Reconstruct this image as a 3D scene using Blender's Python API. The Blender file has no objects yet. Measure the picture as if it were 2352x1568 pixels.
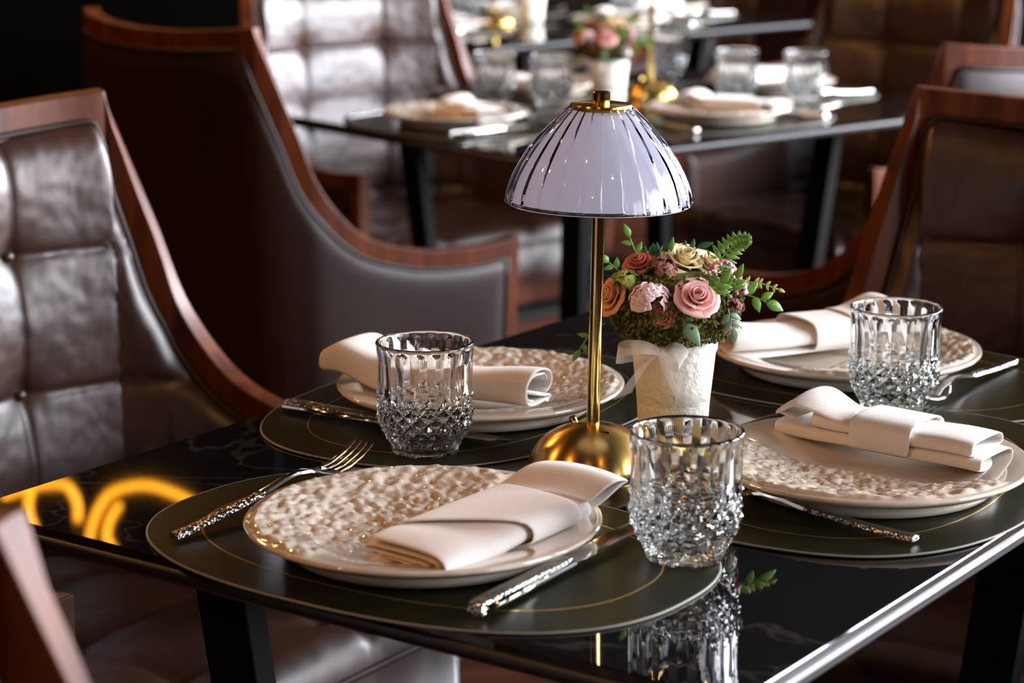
import bpy, math, random
from mathutils import Vector, Matrix, noise
random.seed(7)
R = math.radians
PI = math.pi
sc = bpy.context.scene
col = sc.collection

# ------------------------------------------------------------------ camera
cam_d = bpy.data.cameras.new('camera')
cam = bpy.data.objects.new('camera', cam_d)
col.objects.link(cam)
cam.location = (0, 0, 1.265)
cam.rotation_euler = (R(90 - 12.947), 0, 0)
cam_d.sensor_width = 36
cam_d.lens = 5150 / 2352 * 36
cam_d.clip_start = 0.05
cam_d.dof.use_dof = True
cam_d.dof.focus_distance = 1.80
cam_d.dof.aperture_fstop = 6.3
sc.camera = cam

# ------------------------------------------------------------------ world, colour
w = bpy.data.worlds.new('world')
sc.world = w
w.use_nodes = True
w.node_tree.nodes['Background'].inputs[0].default_value = (0.55, 0.62, 0.75, 1)
w.node_tree.nodes['Background'].inputs[1].default_value = 0.015
sc.view_settings.view_transform = 'Standard'
sc.view_settings.look = 'None'
sc.view_settings.exposure = 0.45
sc.view_settings.gamma = 1
sc.view_settings.use_curve_mapping = False
sc.cycles.use_denoising = True
sc.cycles.max_bounces = 14
sc.cycles.transmission_bounces = 14
sc.cycles.glossy_bounces = 6
sc.cycles.sample_clamp_indirect = 6

# ------------------------------------------------------------------ lights
def area(name, loc, rot, sx, sy, power, color):
    l = bpy.data.lights.new(name, 'AREA')
    l.shape = 'RECTANGLE'
    l.size = sx
    l.size_y = sy
    l.energy = power
    l.color = color
    o = bpy.data.objects.new(name, l)
    o.location = loc
    o.rotation_euler = rot
    col.objects.link(o)
    return o
WIN = [(-1.6, 1.5), (0.6, 1.5), (2.8, 1.5), (5.0, 1.5), (7.2, 1.5)]   # (centre y, width) of the windows in the right wall
DAY = (0.88, 0.91, 1.0)
for i, (wy, ww) in enumerate(WIN):
    area('daylight', (3.72, wy, 1.75), (0, R(90), 0), 1.7, ww, [25, 130, 320, 410, 410][i], DAY)
def bulb(loc, power, color, r=0.035):
    l = bpy.data.lights.new('downlight', 'POINT')
    l.energy = power
    l.color = color
    l.shadow_soft_size = r
    o = bpy.data.objects.new('downlight', l)
    o.location = loc
    col.objects.link(o)
WARM = (1.0, 0.46, 0.15)
for x, y, p in ((-1.6, 0.6, 20), (-2.3, 2.2, 32), (-1.8, 4.0, 42), (-0.4, -0.9, 11), (0.6, 0.4, 5), (-1.2, 5.0, 12), (1.2, 5.6, 3), (-2.6, -0.4, 24)):
    bulb((x, y, 2.55), p, WARM)

# ------------------------------------------------------------------ materials
def mat(name, base=(0.8, 0.8, 0.8), rough=0.5, metal=0.0, spec=0.5, coat=0.0, coat_rough=0.05, trans=0.0, ior=1.5, emit=None, estr=0.0, sub=0.0, sheen=0.0):
    m = bpy.data.materials.new(name)
    m.use_nodes = True
    b = m.node_tree.nodes['Principled BSDF']
    b.inputs['Base Color'].default_value = (*base, 1)
    b.inputs['Roughness'].default_value = rough
    b.inputs['Metallic'].default_value = metal
    b.inputs['Specular IOR Level'].default_value = spec
    b.inputs['Coat Weight'].default_value = coat
    b.inputs['Coat Roughness'].default_value = coat_rough
    b.inputs['Transmission Weight'].default_value = trans
    b.inputs['IOR'].default_value = ior
    b.inputs['Sheen Weight'].default_value = sheen
    if sub:
        b.inputs['Subsurface Weight'].default_value = sub
        b.inputs['Subsurface Radius'].default_value = (0.01, 0.006, 0.004)
    if emit:
        b.inputs['Emission Color'].default_value = (*emit, 1)
        b.inputs['Emission Strength'].default_value = estr
    return m
def nn(m, t, **kw):
    n = m.node_tree.nodes.new(t)
    for k, v in kw.items():
        if hasattr(n, k): setattr(n, k, v)
        else: n.inputs[k].default_value = v
    return n
def lk(m, a, b): m.node_tree.links.new(a, b)
def BS(m): return m.node_tree.nodes['Principled BSDF']
def coords(m, scale=(1, 1, 1)):
    t = nn(m, 'ShaderNodeTexCoord')
    mp = nn(m, 'ShaderNodeMapping')
    mp.inputs['Scale'].default_value = scale
    lk(m, t.outputs['Object'], mp.inputs['Vector'])
    return mp.outputs['Vector']
def colnoise(m, c1, c2, scale=8, detail=4, stretch=(1, 1, 1), lo=0.35, hi=0.65, dist=0.0):
    v = coords(m, stretch)
    n = nn(m, 'ShaderNodeTexNoise')
    n.inputs['Scale'].default_value = scale
    n.inputs['Detail'].default_value = detail
    n.inputs['Distortion'].default_value = dist
    lk(m, v, n.inputs['Vector'])
    r = nn(m, 'ShaderNodeValToRGB')
    r.color_ramp.elements[0].position = lo
    r.color_ramp.elements[1].position = hi
    r.color_ramp.elements[0].color = (*c1, 1)
    r.color_ramp.elements[1].color = (*c2, 1)
    lk(m, n.outputs['Fac'], r.inputs['Fac'])
    lk(m, r.outputs['Color'], BS(m).inputs['Base Color'])
    return n
def bump(m, scales, dist=0.002, stretch=(1, 1, 1), socket='Normal'):
    """scales: list of (kind, scale, strength)"""
    v = coords(m, stretch)
    prev = None
    for kind, s, st in scales:
        if kind == 'noise':
            n = nn(m, 'ShaderNodeTexNoise'); n.inputs['Scale'].default_value = s; n.inputs['Detail'].default_value = 5; out = n.outputs['Fac']
        elif kind == 'wrinkle':
            n = nn(m, 'ShaderNodeTexNoise'); n.inputs['Scale'].default_value = s; n.inputs['Detail'].default_value = 3; n.inputs['Distortion'].default_value = 1.6; out = n.outputs['Fac']
        else:
            n = nn(m, 'ShaderNodeTexVoronoi'); n.inputs['Scale'].default_value = s; out = n.outputs['Distance']
        lk(m, v, n.inputs['Vector'])
        b = nn(m, 'ShaderNodeBump')
        b.inputs['Strength'].default_value = st
        b.inputs['Distance'].default_value = dist
        lk(m, out, b.inputs['Height'])
        if prev: lk(m, prev, b.inputs['Normal'])
        prev = b.outputs['Normal']
    lk(m, prev, BS(m).inputs['Normal'])

M = {}
M['leather'] = mat('brown_leather', (0.03, 0.011, 0.006), 0.40, spec=0.7, coat=0.25, coat_rough=0.45)
colnoise(M['leather'], (0.022, 0.006, 0.002), (0.044, 0.013, 0.005), 7, 5)
bump(M['leather'], [('wrinkle', 34, 0.07), ('wrinkle', 11, 0.09), ('noise', 420, 0.06)], 0.004)
M['leather_plain'] = mat('smooth_brown_leather', (0.02, 0.006, 0.0025), 0.44, spec=0.36)
colnoise(M['leather_plain'], (0.013, 0.0035, 0.0014), (0.022, 0.006, 0.0024), 5, 4)
bump(M['leather_plain'], [('noise', 12, 0.12), ('noise', 420, 0.14)], 0.003)
M['wood'] = mat('red_brown_wood', (0.16, 0.05, 0.02), 0.42, spec=0.25)
colnoise(M['wood'], (0.045, 0.008, 0.0015), (0.135, 0.031, 0.006), 7, 6, (6, 6, 0.8), 0.3, 0.7, 0.6)
bump(M['wood'], [('noise', 60, 0.12)], 0.001, (6, 6, 0.8))
M['black'] = mat('black_powdercoat', (0.002, 0.002, 0.002), 0.6, spec=0.12)
bump(M['black'], [('noise', 900, 0.1)], 0.0005)
M['marble'] = mat('black_marble', (0.004, 0.004, 0.005), 0.03, spec=0.5, coat=0.3, coat_rough=0.03)
def marble(m):
    v = coords(m)
    n = nn(m, 'ShaderNodeTexNoise'); n.inputs['Scale'].default_value = 3.2; n.inputs['Detail'].default_value = 7; n.inputs['Distortion'].default_value = 2.2
    lk(m, v, n.inputs['Vector'])
    r = nn(m, 'ShaderNodeValToRGB')
    e = r.color_ramp.elements
    e[0].position = 0.485; e[0].color = (0.004, 0.004, 0.005, 1)
    e[1].position = 0.515; e[1].color = (0.004, 0.004, 0.005, 1)
    k = r.color_ramp.elements.new(0.5); k.color = (0.03, 0.026, 0.022, 1)
    lk(m, n.outputs['Fac'], r.inputs['Fac'])
    lk(m, r.outputs['Color'], BS(m).inputs['Base Color'])
marble(M['marble'])
M['edge'] = mat('polished_black_edge', (0.008, 0.008, 0.009), 0.36, spec=0.45)
bump(M['edge'], [('noise', 500, 0.08)], 0.0004)
M['mat'] = mat('dark_green_leatherette', (0.010, 0.012, 0.004), 0.36, spec=0.10)
colnoise(M['mat'], (0.008, 0.009, 0.0018), (0.011, 0.0125, 0.003), 30, 3)
bump(M['mat'], [('noise', 1500, 0.12)], 0.0006)
M['mat_edge'] = mat('pale_mat_edge', (0.22, 0.21, 0.17), 0.5)
M['gold'] = mat('gold_line', (0.75, 0.5, 0.12), 0.3, metal=0.9)
def brass(name, base, rough):
    m = mat(name, base, rough, metal=1.0)
    v = coords(m, (1, 1, 120))
    n = nn(m, 'ShaderNodeTexNoise'); n.inputs['Scale'].default_value = 6; n.inputs['Detail'].default_value = 3
    lk(m, v, n.inputs['Vector'])
    b = nn(m, 'ShaderNodeBump'); b.inputs['Strength'].default_value = 0.05; b.inputs['Distance'].default_value = 0.0006
    lk(m, n.outputs['Fac'], b.inputs['Height']); lk(m, b.outputs['Normal'], BS(m).inputs['Normal'])
    BS(m).inputs['Anisotropic'].default_value = 0.75
    tg = nn(m, 'ShaderNodeTangent'); tg.direction_type = 'RADIAL'; tg.axis = 'Z'
    lk(m, tg.outputs[0], BS(m).inputs['Tangent'])
    return m
M['brass'] = brass('brushed_brass', (0.78, 0.50, 0.14), 0.27)
BS(M['brass']).inputs['Anisotropic Rotation'].default_value = 0.25
M['brass2'] = brass('polished_brass', (0.78, 0.56, 0.17), 0.14)
M['steel'] = mat('polished_steel', (0.72, 0.71, 0.69), 0.10, metal=1.0)
M['hammered'] = mat('hammered_steel', (0.62, 0.61, 0.59), 0.15, metal=1.0)
bump(M['hammered'], [('voronoi', 420, 0.9)], 0.0012)
M['porcelain'] = mat('ivory_porcelain', (0.68, 0.59, 0.48), 0.08, spec=0.8, coat=1.0, coat_rough=0.02)
bump(M['porcelain'], [('noise', 55, 0.06)], 0.001)
M['linen'] = mat('cream_linen', (0.80, 0.75, 0.70), 0.85, spec=0.15, sheen=0.25)
bump(M['linen'], [('noise', 900, 0.25), ('noise', 60, 0.22)], 0.001)
M['linen_edge'] = mat('linen_hem', (0.74, 0.69, 0.63), 0.85, spec=0.15)
bump(M['linen_edge'], [('noise', 900, 0.3)], 0.001)
def glass(name, colr=(1, 1, 1), rough=0.0, ior=1.5):
    m = bpy.data.materials.new(name); m.use_nodes = True
    nt = m.node_tree
    for n in list(nt.nodes):
        if n.type != 'OUTPUT_MATERIAL': nt.nodes.remove(n)
    g = nt.nodes.new('ShaderNodeBsdfGlass')
    g.inputs['Color'].default_value = (*colr, 1); g.inputs['Roughness'].default_value = rough; g.inputs['IOR'].default_value = ior
    nt.links.new(g.outputs[0], nt.nodes['Material Output'].inputs['Surface'])
    return m
M['glass'] = glass('cut_crystal_glass', (0.985, 0.992, 0.99))
M['shade_glass'] = glass('ribbed_shade_glass', (0.97, 0.975, 1.0), 0.0, 1.48)
def diffuser():
    m = bpy.data.materials.new('frosted_diffuser'); m.use_nodes = True
    nt = m.node_tree
    for n in list(nt.nodes):
        if n.type != 'OUTPUT_MATERIAL': nt.nodes.remove(n)
    d = nt.nodes.new('ShaderNodeBsdfDiffuse'); d.inputs[0].default_value = (0.90, 0.90, 0.95, 1)
    t = nt.nodes.new('ShaderNodeBsdfTranslucent'); t.inputs[0].default_value = (0.88, 0.88, 0.95, 1)
    mx = nt.nodes.new('ShaderNodeMixShader'); mx.inputs[0].default_value = 0.45
    nt.links.new(d.outputs[0], mx.inputs[1]); nt.links.new(t.outputs[0], mx.inputs[2])
    em = nt.nodes.new('ShaderNodeEmission'); em.inputs[0].default_value = (0.78, 0.80, 1.0, 1); em.inputs[1].default_value = 0.08    # faint glow added to the diffuser, replacing daylight the outer glass dims
    ad = nt.nodes.new('ShaderNodeAddShader')
    nt.links.new(mx.outputs[0], ad.inputs[0]); nt.links.new(em.outputs[0], ad.inputs[1])
    nt.links.new(ad.outputs[0], nt.nodes['Material Output'].inputs['Surface'])
    return m
M['diffuser'] = diffuser()
def ribbon_mat():
    m = bpy.data.materials.new('sheer_organza'); m.use_nodes = True
    nt = m.node_tree
    for n in list(nt.nodes):
        if n.type != 'OUTPUT_MATERIAL': nt.nodes.remove(n)
    d = nt.nodes.new('ShaderNodeBsdfDiffuse'); d.inputs[0].default_value = (0.88, 0.84, 0.78, 1)
    t = nt.nodes.new('ShaderNodeBsdfTransparent')
    mx = nt.nodes.new('ShaderNodeMixShader'); mx.inputs[0].default_value = 0.36
    nt.links.new(t.outputs[0], mx.inputs[1]); nt.links.new(d.outputs[0], mx.inputs[2])
    nt.links.new(mx.outputs[0], nt.nodes['Material Output'].inputs['Surface'])
    return m
M['ribbon'] = ribbon_mat()
M['pot'] = mat('textured_white_plaster', (0.78, 0.75, 0.66), 0.75, spec=0.2)
bump(M['pot'], [('noise', 190, 0.9), ('noise', 70, 0.35)], 0.0022)
M['moss'] = mat('dry_green_moss', (0.08, 0.085, 0.02), 0.9, spec=0.15)
colnoise(M['moss'], (0.035, 0.042, 0.010), (0.19, 0.18, 0.045), 160, 3, lo=0.35, hi=0.65)
M['rose'] = mat('dusty_pink_petal', (0.90, 0.50, 0.46), 0.6, sub=0.15)
M['rose_in'] = mat('deep_pink_petal', (0.72, 0.24, 0.22), 0.6, sub=0.1)
M['cream'] = mat('cream_petal', (0.88, 0.72, 0.40), 0.6, sub=0.15)
M['peach'] = mat('peach_petal', (0.82, 0.38, 0.22), 0.6, sub=0.1)
M['blush'] = mat('blush_petal', (0.93, 0.68, 0.68), 0.6, sub=0.15)
M['coral'] = mat('coral_petal', (0.70, 0.17, 0.12), 0.65)
M['rust'] = mat('rust_brown_petal', (0.25, 0.09, 0.05), 0.75)
M['berry'] = mat('magenta_berry', (0.62, 0.14, 0.33), 0.35)
M['berry_pale'] = mat('pale_pink_berry', (0.85, 0.55, 0.65), 0.4)
M['leaf'] = mat('bright_green_leaf', (0.16, 0.34, 0.04), 0.42, sub=0.05)
M['leaf_dark'] = mat('deep_green_leaf', (0.03, 0.13, 0.045), 0.45)
M['leaf_pale'] = mat('grey_green_leaf', (0.20, 0.34, 0.22), 0.5)
M['leaf_lime'] = mat('lime_leaf', (0.40, 0.46, 0.09), 0.5)
for k in ('leaf', 'leaf_dark', 'leaf_pale', 'leaf_lime'):
    bump(M[k], [('noise', 350, 0.2)], 0.001)
for k in ('rose', 'rose_in', 'cream', 'peach', 'blush', 'coral'):
    bump(M[k], [('noise', 260, 0.15)], 0.001)
M['floor'] = mat('dark_wood_floor', (0.07, 0.03, 0.015), 0.38, spec=0.45)
colnoise(M['floor'], (0.03, 0.008, 0.003), (0.09, 0.026, 0.008), 5, 6, (1, 7, 1), 0.3, 0.7, 0.4)
bump(M['floor'], [('noise', 40, 0.1)], 0.001, (1, 7, 1))
M['wall'] = mat('dark_brown_wall', (0.018, 0.011, 0.008), 0.7, spec=0.1)
colnoise(M['wall'], (0.004, 0.002, 0.001), (0.008, 0.0035, 0.002), 3, 4)
M['wall_black'] = mat('black_panel_wall', (0.0008, 0.0006, 0.0005), 0.8, spec=0.05)
M['ceiling'] = mat('dark_ceiling', (0.004, 0.003, 0.002), 0.8, spec=0.1)
M['frame_dark'] = mat('dark_window_frame', (0.02, 0.016, 0.013), 0.5)
M['neon'] = mat('orange_neon', (0.9, 0.4, 0.05), 0.4, emit=(1.0, 0.38, 0.01), estr=4.0)
M['outside'] = mat('pale_ground_outside', (0.4, 0.4, 0.38), 0.8)

# ------------------------------------------------------------------ helpers
def mesh(name, verts, faces, m, parent=None, smooth=True, loc=None, rot=None):
    me = bpy.data.meshes.new(name)
    me.from_pydata([tuple(v) for v in verts], [], faces)
    me.update()
    me.validate()
    if m is not None: me.materials.append(m)
    if smooth:
        for p in me.polygons: p.use_smooth = True
    o = bpy.data.objects.new(name, me)
    col.objects.link(o)
    if parent: o.parent = parent
    if loc: o.location = loc
    if rot: o.rotation_euler = rot
    return o
def empty(name, loc=(0, 0, 0), rz=0.0, label=None, cat=None, group=None):
    o = bpy.data.objects.new(name, None)
    o.empty_display_size = 0.05
    col.objects.link(o)
    o.location = loc
    o.rotation_euler = (0, 0, rz)
    if label: tag(o, label, cat, group)
    return o
def tag(o, label, cat, group=None):
    o['label'] = label
    o['category'] = cat
    if group: o['group'] = group
    elif 'group' in o.keys(): del o['group']
    return o
def kids(o): return [c for c in bpy.data.objects if c.parent == o]
def dup(o, loc, rz, label=None, cat=None, group=None, tilt=None):
    c = o.copy(); col.objects.link(c)
    c.location = loc; c.rotation_euler = (0, 0, rz)
    def rec(src, dst):
        for k in kids(src):
            kc = k.copy(); col.objects.link(kc); kc.parent = dst
            rec(k, kc)
    rec(o, c)
    if label: tag(c, label, cat or o['category'], group)
    return c
class MB:
    def __init__(s): s.v = []; s.f = []
    def add(s, verts, faces, mtx=None):
        n = len(s.v)
        s.v += [tuple(mtx @ Vector(v)) if mtx else tuple(v) for v in verts]
        s.f += [[i + n for i in f] for f in faces]
    def box(s, c, d, mtx=None):
        x, y, z = c; a, b, e = d[0] / 2, d[1] / 2, d[2] / 2
        vs = [(x - a, y - b, z - e), (x + a, y - b, z - e), (x + a, y + b, z - e), (x - a, y + b, z - e), (x - a, y - b, z + e), (x + a, y - b, z + e), (x + a, y + b, z + e), (x - a, y + b, z + e)]
        s.add(vs, [(0, 3, 2, 1), (4, 5, 6, 7), (0, 1, 5, 4), (1, 2, 6, 5), (2, 3, 7, 6), (3, 0, 4, 7)], mtx)
    def tube(s, pts, r, seg=8, cap=True):
        pts = [Vector(p) for p in pts]
        n = len(pts)
        rr = r if isinstance(r, (list, tuple)) else [r] * n
        up = Vector((0, 0, 1))
        vs = []; prevx = None
        for i, p in enumerate(pts):
            t = (pts[min(i + 1, n - 1)] - pts[max(i - 1, 0)])
            if t.length < 1e-9: t = Vector((0, 0, 1))
            t.normalize()
            if prevx is None:
                x = t.cross(up)
                if x.length < 1e-3: x = t.cross(Vector((1, 0, 0)))
            else: x = prevx - t * prevx.dot(t)
            x.normalize(); prevx = x
            y = t.cross(x)
            for k in range(seg):
                a = 2 * PI * k / seg
                vs.append(p + (x * math.cos(a) + y * math.sin(a)) * rr[i])
        fs = []
        for i in range(n - 1):
            for k in range(seg):
                k2 = (k + 1) % seg
                fs.append((i * seg + k, i * seg + k2, (i + 1) * seg + k2, (i + 1) * seg + k))
        if cap:
            fs.append(tuple(range(seg))[::-1]); fs.append(tuple((n - 1) * seg + k for k in range(seg)))
        s.add(vs, fs)
    def lathe(s, prof, seg=64, mtx=None):
        vs = []; fs = []
        n = len(prof)
        for r, z in prof:
            for k in range(seg):
                a = 2 * PI * k / seg
                vs.append((r * math.cos(a), r * math.sin(a), z))
        for i in range(n - 1):
            for k in range(seg):
                k2 = (k + 1) % seg
                fs.append((i * seg + k, i * seg + k2, (i + 1) * seg + k2, (i + 1) * seg + k))
        s.add(vs, fs, mtx)
    def build(s, name, m, parent=None, smooth=True, **kw): return mesh(name, s.v, s.f, m, parent, smooth, **kw)
def bevel(o, wd=0.003, seg=3, ang=35):
    b = o.modifiers.new('bevel', 'BEVEL'); b.width = wd; b.segments = seg; b.limit_method = 'ANGLE'; b.angle_limit = R(ang); b.harden_normals = False
    return o
def smooth_by_angle(o, ang=35):
    o.data.set_sharp_from_angle(angle=R(ang))
    return o
def catmull(pts, sub):
    out = []
    n = len(pts)
    for i in range(n - 1):
        p0, p1, p2, p3 = pts[max(i - 1, 0)], pts[i], pts[i + 1], pts[min(i + 2, n - 1)]
        for k in range(sub):
            t = k / sub
            out.append(tuple(0.5 * (2 * b + (c - a) * t + (2 * a - 5 * b + 4 * c - d) * t * t + (3 * b - a - 3 * c + d) * t ** 3) for a, b, c, d in zip(p0, p1, p2, p3)))
    out.append(tuple(pts[-1]))
    return out
def smoothstep(a, b, x):
    t = max(0, min(1, (x - a) / (b - a)))
    return t * t * (3 - 2 * t)
def lerp(a, b, t): return a + (b - a) * t

# ------------------------------------------------------------------ room
def struct(name, mb, m):
    o = mb.build(name, m, smooth=False); o['kind'] = 'structure'; return o
b = MB(); b.box((0, 3.0, -0.05), (9.0, 15.0, 0.1)); struct('floor', b, M['floor'])
b = MB(); b.box((0, 3.0, 2.85), (9.0, 15.0, 0.1)); struct('ceiling', b, M['ceiling'])
b = MB(); b.box((-3.65, 3.0, 1.4), (0.1, 15.0, 2.8)); struct('wall_left', b, M['wall_black'])
b = MB(); b.box((0, 10.05, 1.4), (7.2, 0.1, 2.8)); struct('wall_back', b, M['wall'])
b = MB(); b.box((0, -4.05, 1.4), (7.2, 0.1, 2.8)); struct('wall_front', b, M['wall'])
b = MB()                                              # right wall with window openings
b.box((3.65, 3.0, 0.42), (0.1, 14.0, 0.84)); b.box((3.65, 3.0, 2.725), (0.1, 14.0, 0.15))
ed = [-4.0] + [e for wy, ww in WIN for e in (wy - ww / 2, wy + ww / 2)] + [10.0]
for i in range(0, len(ed), 2): b.box((3.65, (ed[i] + ed[i + 1]) / 2, 1.745), (0.1, ed[i + 1] - ed[i], 1.81))
struct('wall_right', b, M['wall'])
for i, (wy, ww) in enumerate(WIN):
    b = MB()
    for yy in (wy - ww / 2 + 0.025, wy + ww / 2 - 0.025, wy): b.box((3.65, yy, 1.745), (0.06, 0.05, 1.81))
    for zz in (0.865, 2.625, 1.75): b.box((3.65, wy, zz), (0.06, ww, 0.05))
    struct('window_%d' % (i + 1), b, M['frame_dark'])
b = MB(); b.box((-2.10, 5.55, 1.4), (3.0, 0.10, 2.8)); struct('wall_partition', b, M['wall_black'])

# ------------------------------------------------------------------ frames of reference
T1A = -34.98                                          # heading of the table's short side
def frame(o, deg):
    c, s = math.cos(R(deg)), math.sin(R(deg))
    def f(x, y, z=0.75): return (o[0] + c * x - s * y, o[1] + s * x + c * y, z)
    return f
T1 = frame((-0.42774, 1.66363), T1A)
T2A = -50.5
T2 = frame((-0.50, 4.19), T2A)
T3 = frame((-0.59, 6.10), T2A)

# ------------------------------------------------------------------ tables
TOPZ = 0.75
def make_table(name, f, ang, W, L, label, ix, iy):
    c = f(W / 2, L / 2, 0)
    root = empty(name, c, R(ang), label, 'dining table')
    t = MB(); t.box((0, 0, TOPZ - 0.004), (W - 0.006, L - 0.006, 0.008)); top = t.build('tabletop', M['marble'], root, False); bevel(top, 0.0015, 2)
    t = MB(); t.box((0, 0, TOPZ - 0.0125), (W, L, 0.013)); ed_ = t.build('table_edge', M['edge'], root, False); bevel(ed_, 0.0060, 6)
    # hidden under-frame
    t = MB(); t.box((0, 0, TOPZ - 0.029), (W - 0.20, L - 0.24, 0.02)); t.build('under_frame', M['black'], root, False)
    for sx in (-1, 1):
        for sy in (-1, 1):
            x0, y0 = sx * (W / 2 - ix), sy * (L / 2 - iy)
            x1, y1 = x0 - sx * 0.07, y0 - sy * 0.05
            hw = 0.026
            vs = []
            for (x, y, z) in ((x0, y0, TOPZ - 0.02), (x1, y1, 0.02)):
                vs += [(x - hw, y - 0.012, z), (x + hw, y - 0.012, z), (x + hw, y + 0.012, z), (x - hw, y + 0.012, z)]
            o = mesh('leg', vs, [(0, 1, 2, 3), (7, 6, 5, 4), (0, 4, 5, 1), (1, 5, 6, 2), (2, 6, 7, 3), (3, 7, 4, 0)], M['black'], root, False)
            bevel(o, 0.002, 2)
    t = MB()
    t.box((0, 0, 0.01), (W - 0.36, L - 0.28, 0.02)); bevel(t.build('base_plate', M['black'], root, False), 0.004, 2)
    return root
make_table('dining_table', T1, T1A, 0.69, 0.93, 'glossy black marble-topped square-cornered dining table in the foreground with four place settings', 0.13, 0.15)
make_table('dining_table', T2, T2A, 0.86, 1.12, 'black dining table in the middle distance, behind the foreground lamp shade', 0.19, 0.24)
make_table('dining_table', T3, T2A, 0.86, 1.12, 'farthest black dining table, cropped by the top of the frame', 0.19, 0.24)

# ------------------------------------------------------------------ placemats
MATZ = TOPZ + 0.0022
def superell(ax, by, n, k, N):
    a = 2 * PI * k / N
    c, s = math.cos(a), math.sin(a)
    return (ax * math.copysign(abs(c) ** (2 / n), c), by * math.copysign(abs(s) ** (2 / n), s))
def make_placemat():
    N = 160; ax, by, n = 0.2208, 0.1525, 2.45
    root_v = []; t = 0.0022
    rings = [(1.0, 0.0004), (1.0, t - 0.0003), (0.9975, t)]
    vs = []; fs = []
    for s, z in rings:
        for k in range(N):
            x, y = superell(ax, by, n, k, N); vs.append((x * s, y * s, z))
    for i in range(len(rings) - 1):
        for k in range(N):
            k2 = (k + 1) % N; fs.append((i * N + k, i * N + k2, (i + 1) * N + k2, (i + 1) * N + k))
    fs.append(tuple(2 * N + k for k in range(N)))
    fs.append(tuple(range(N))[::-1])
    o = mesh('placemat', vs, fs, M['mat'], None, False)
    # pale cut edge, gold line
    e = MB(); pts = [superell(ax + 0.0003, by + 0.0003, n, k, N) for k in range(N + 1)]
    e.tube([(x, y, 0.0013) for x, y in pts], 0.0009, 6, False); e.build('mat_edge', M['mat_edge'], o)
    vs = []; fs = []
    for k in range(N):
        for d, z in ((0.0365, t + 0.0001), (0.0378, t + 0.0001)):
            x, y = superell(ax - d, by - d, 2.35, k, N); vs.append((x, y, z))
    for k in range(N):
        k2 = (k + 1) % N; fs.append((2 * k, 2 * k2, 2 * k2 + 1, 2 * k + 1))
    g = mesh('gold_line', vs, fs, M['gold'], o, False); g['label'] = 'thin gold line inset round the mat'
    return o
mat0 = make_placemat()

# ------------------------------------------------------------------ plate
def cellbump(x, y, s):
    v = Vector((x * s, y * s, 3.1))
    d, _ = noise.voronoi(v)
    return math.sqrt(max(0.0, 1 - (d[0] / 0.72) ** 2))
def make_plate():
    seg = 260; rings = []
    Ri = 0.126
    nr = 96
    vs = []; fs = []
    def prof(r):                                     # upper surface
        u = r / Ri
        return 0.0085 + 0.0140 * smoothstep(0.30, 1.0, u) ** 1.25
    def edge(a): return 1 + 0.006 * noise.noise(Vector((math.cos(a) * 2.2, math.sin(a) * 2.2, 5))) + 0.0035 * noise.noise(Vector((math.cos(a) * 9, math.sin(a) * 9, 1)))
    vs.append((0, 0, prof(0)))
    for i in range(1, nr + 1):
        r = Ri * i / nr
        for k in range(seg):
            a = 2 * PI * k / seg
            rr = r * (1 + (edge(a) - 1) * (i / nr) ** 3)
            x, y = rr * math.cos(a), rr * math.sin(a)
            z = prof(r)
            wv = 0.004 * noise.noise(Vector((y * 28, 2.0, 0)))
            msk = smoothstep(0.006, -0.004, x + wv + 0.010) * smoothstep(1.0, 0.965, i / nr)
            if msk > 0:
                h = (cellbump(x, y, 150) * 0.62 + 0.6 * noise.noise(Vector((x * 70, y * 70, 1))) + 0.30 * noise.noise(Vector((x * 190, y * 190, 4))))
                z += msk * (0.0033 * h + 0.0010)
            vs.append((x, y, z))
    for k in range(seg): fs.append((0, 1 + k, 1 + (k + 1) % seg))
    for i in range(nr - 1):
        for k in range(seg):
            k2 = (k + 1) % seg
            a0 = 1 + i * seg
            fs.append((a0 + k, a0 + seg + k, a0 + seg + k2, a0 + k2))
    # lip and underside
    under = [(0.1285, 0.0230), (0.130, 0.0220), (0.1302, 0.0205), (0.129, 0.0190), (0.122, 0.0150), (0.106, 0.0105), (0.1035, 0.0085), (0.104, 0.0060), (0.1015, 0.0016), (0.098, 0.0), (0.094, 0.0), (0.092, 0.003), (0.0, 0.0035)]
    base = 1 + (nr - 1) * seg
    for r, z in under[:-1]:
        st = len(vs)
        for k in range(seg):
            a = 2 * PI * k / seg
            e = 1 + (edge(a) - 1) * (1 if r > 0.12 else 0.15)
            vs.append((r * e * math.cos(a), r * e * math.sin(a), z))
        for k in range(seg):
            k2 = (k + 1) % seg
            fs.append((base + k, st + k, st + k2, base + k2))
        base = st
    fs.append(tuple(base + k for k in range(seg))[::-1])
    o = mesh('dinner_plate', vs, fs, M['porcelain'])
    # gold sunburst printed on the well
    s = MB()
    for k in range(18):
        a = 2 * PI * k / 18
        L_ = 0.017 if k % 2 else 0.013
        w_ = 0.0016
        c, sn = math.cos(a), math.sin(a)
        pts = []
        for t_, ww_ in ((0.2, 0.3), (0.55, 1.0), (1.0, 0.0)):
            pts.append((t_ * L_, ww_ * w_))
        vv = [(p[0], p[1], 0.0) for p in pts] + [(pts[1][0], -pts[1][1], 0.0), (pts[0][0], -pts[0][1], 0.0)]
        vv = [(x * c - y * sn, x * sn + y * c) for x, y, z in vv]; vv = [(x, y, prof(math.hypot(x + 0.008, y - 0.052)) + 0.0005) for x, y in vv]
        s.add(vv, [(0, 4, 3, 2, 1)])
    g = s.build('gold_sunburst', M['gold'], o, False, loc=(0.008, -0.052, 0.0)); g['label'] = 'small gold sunburst mark printed on the plate'
    return o
plate0 = make_plate()

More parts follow.
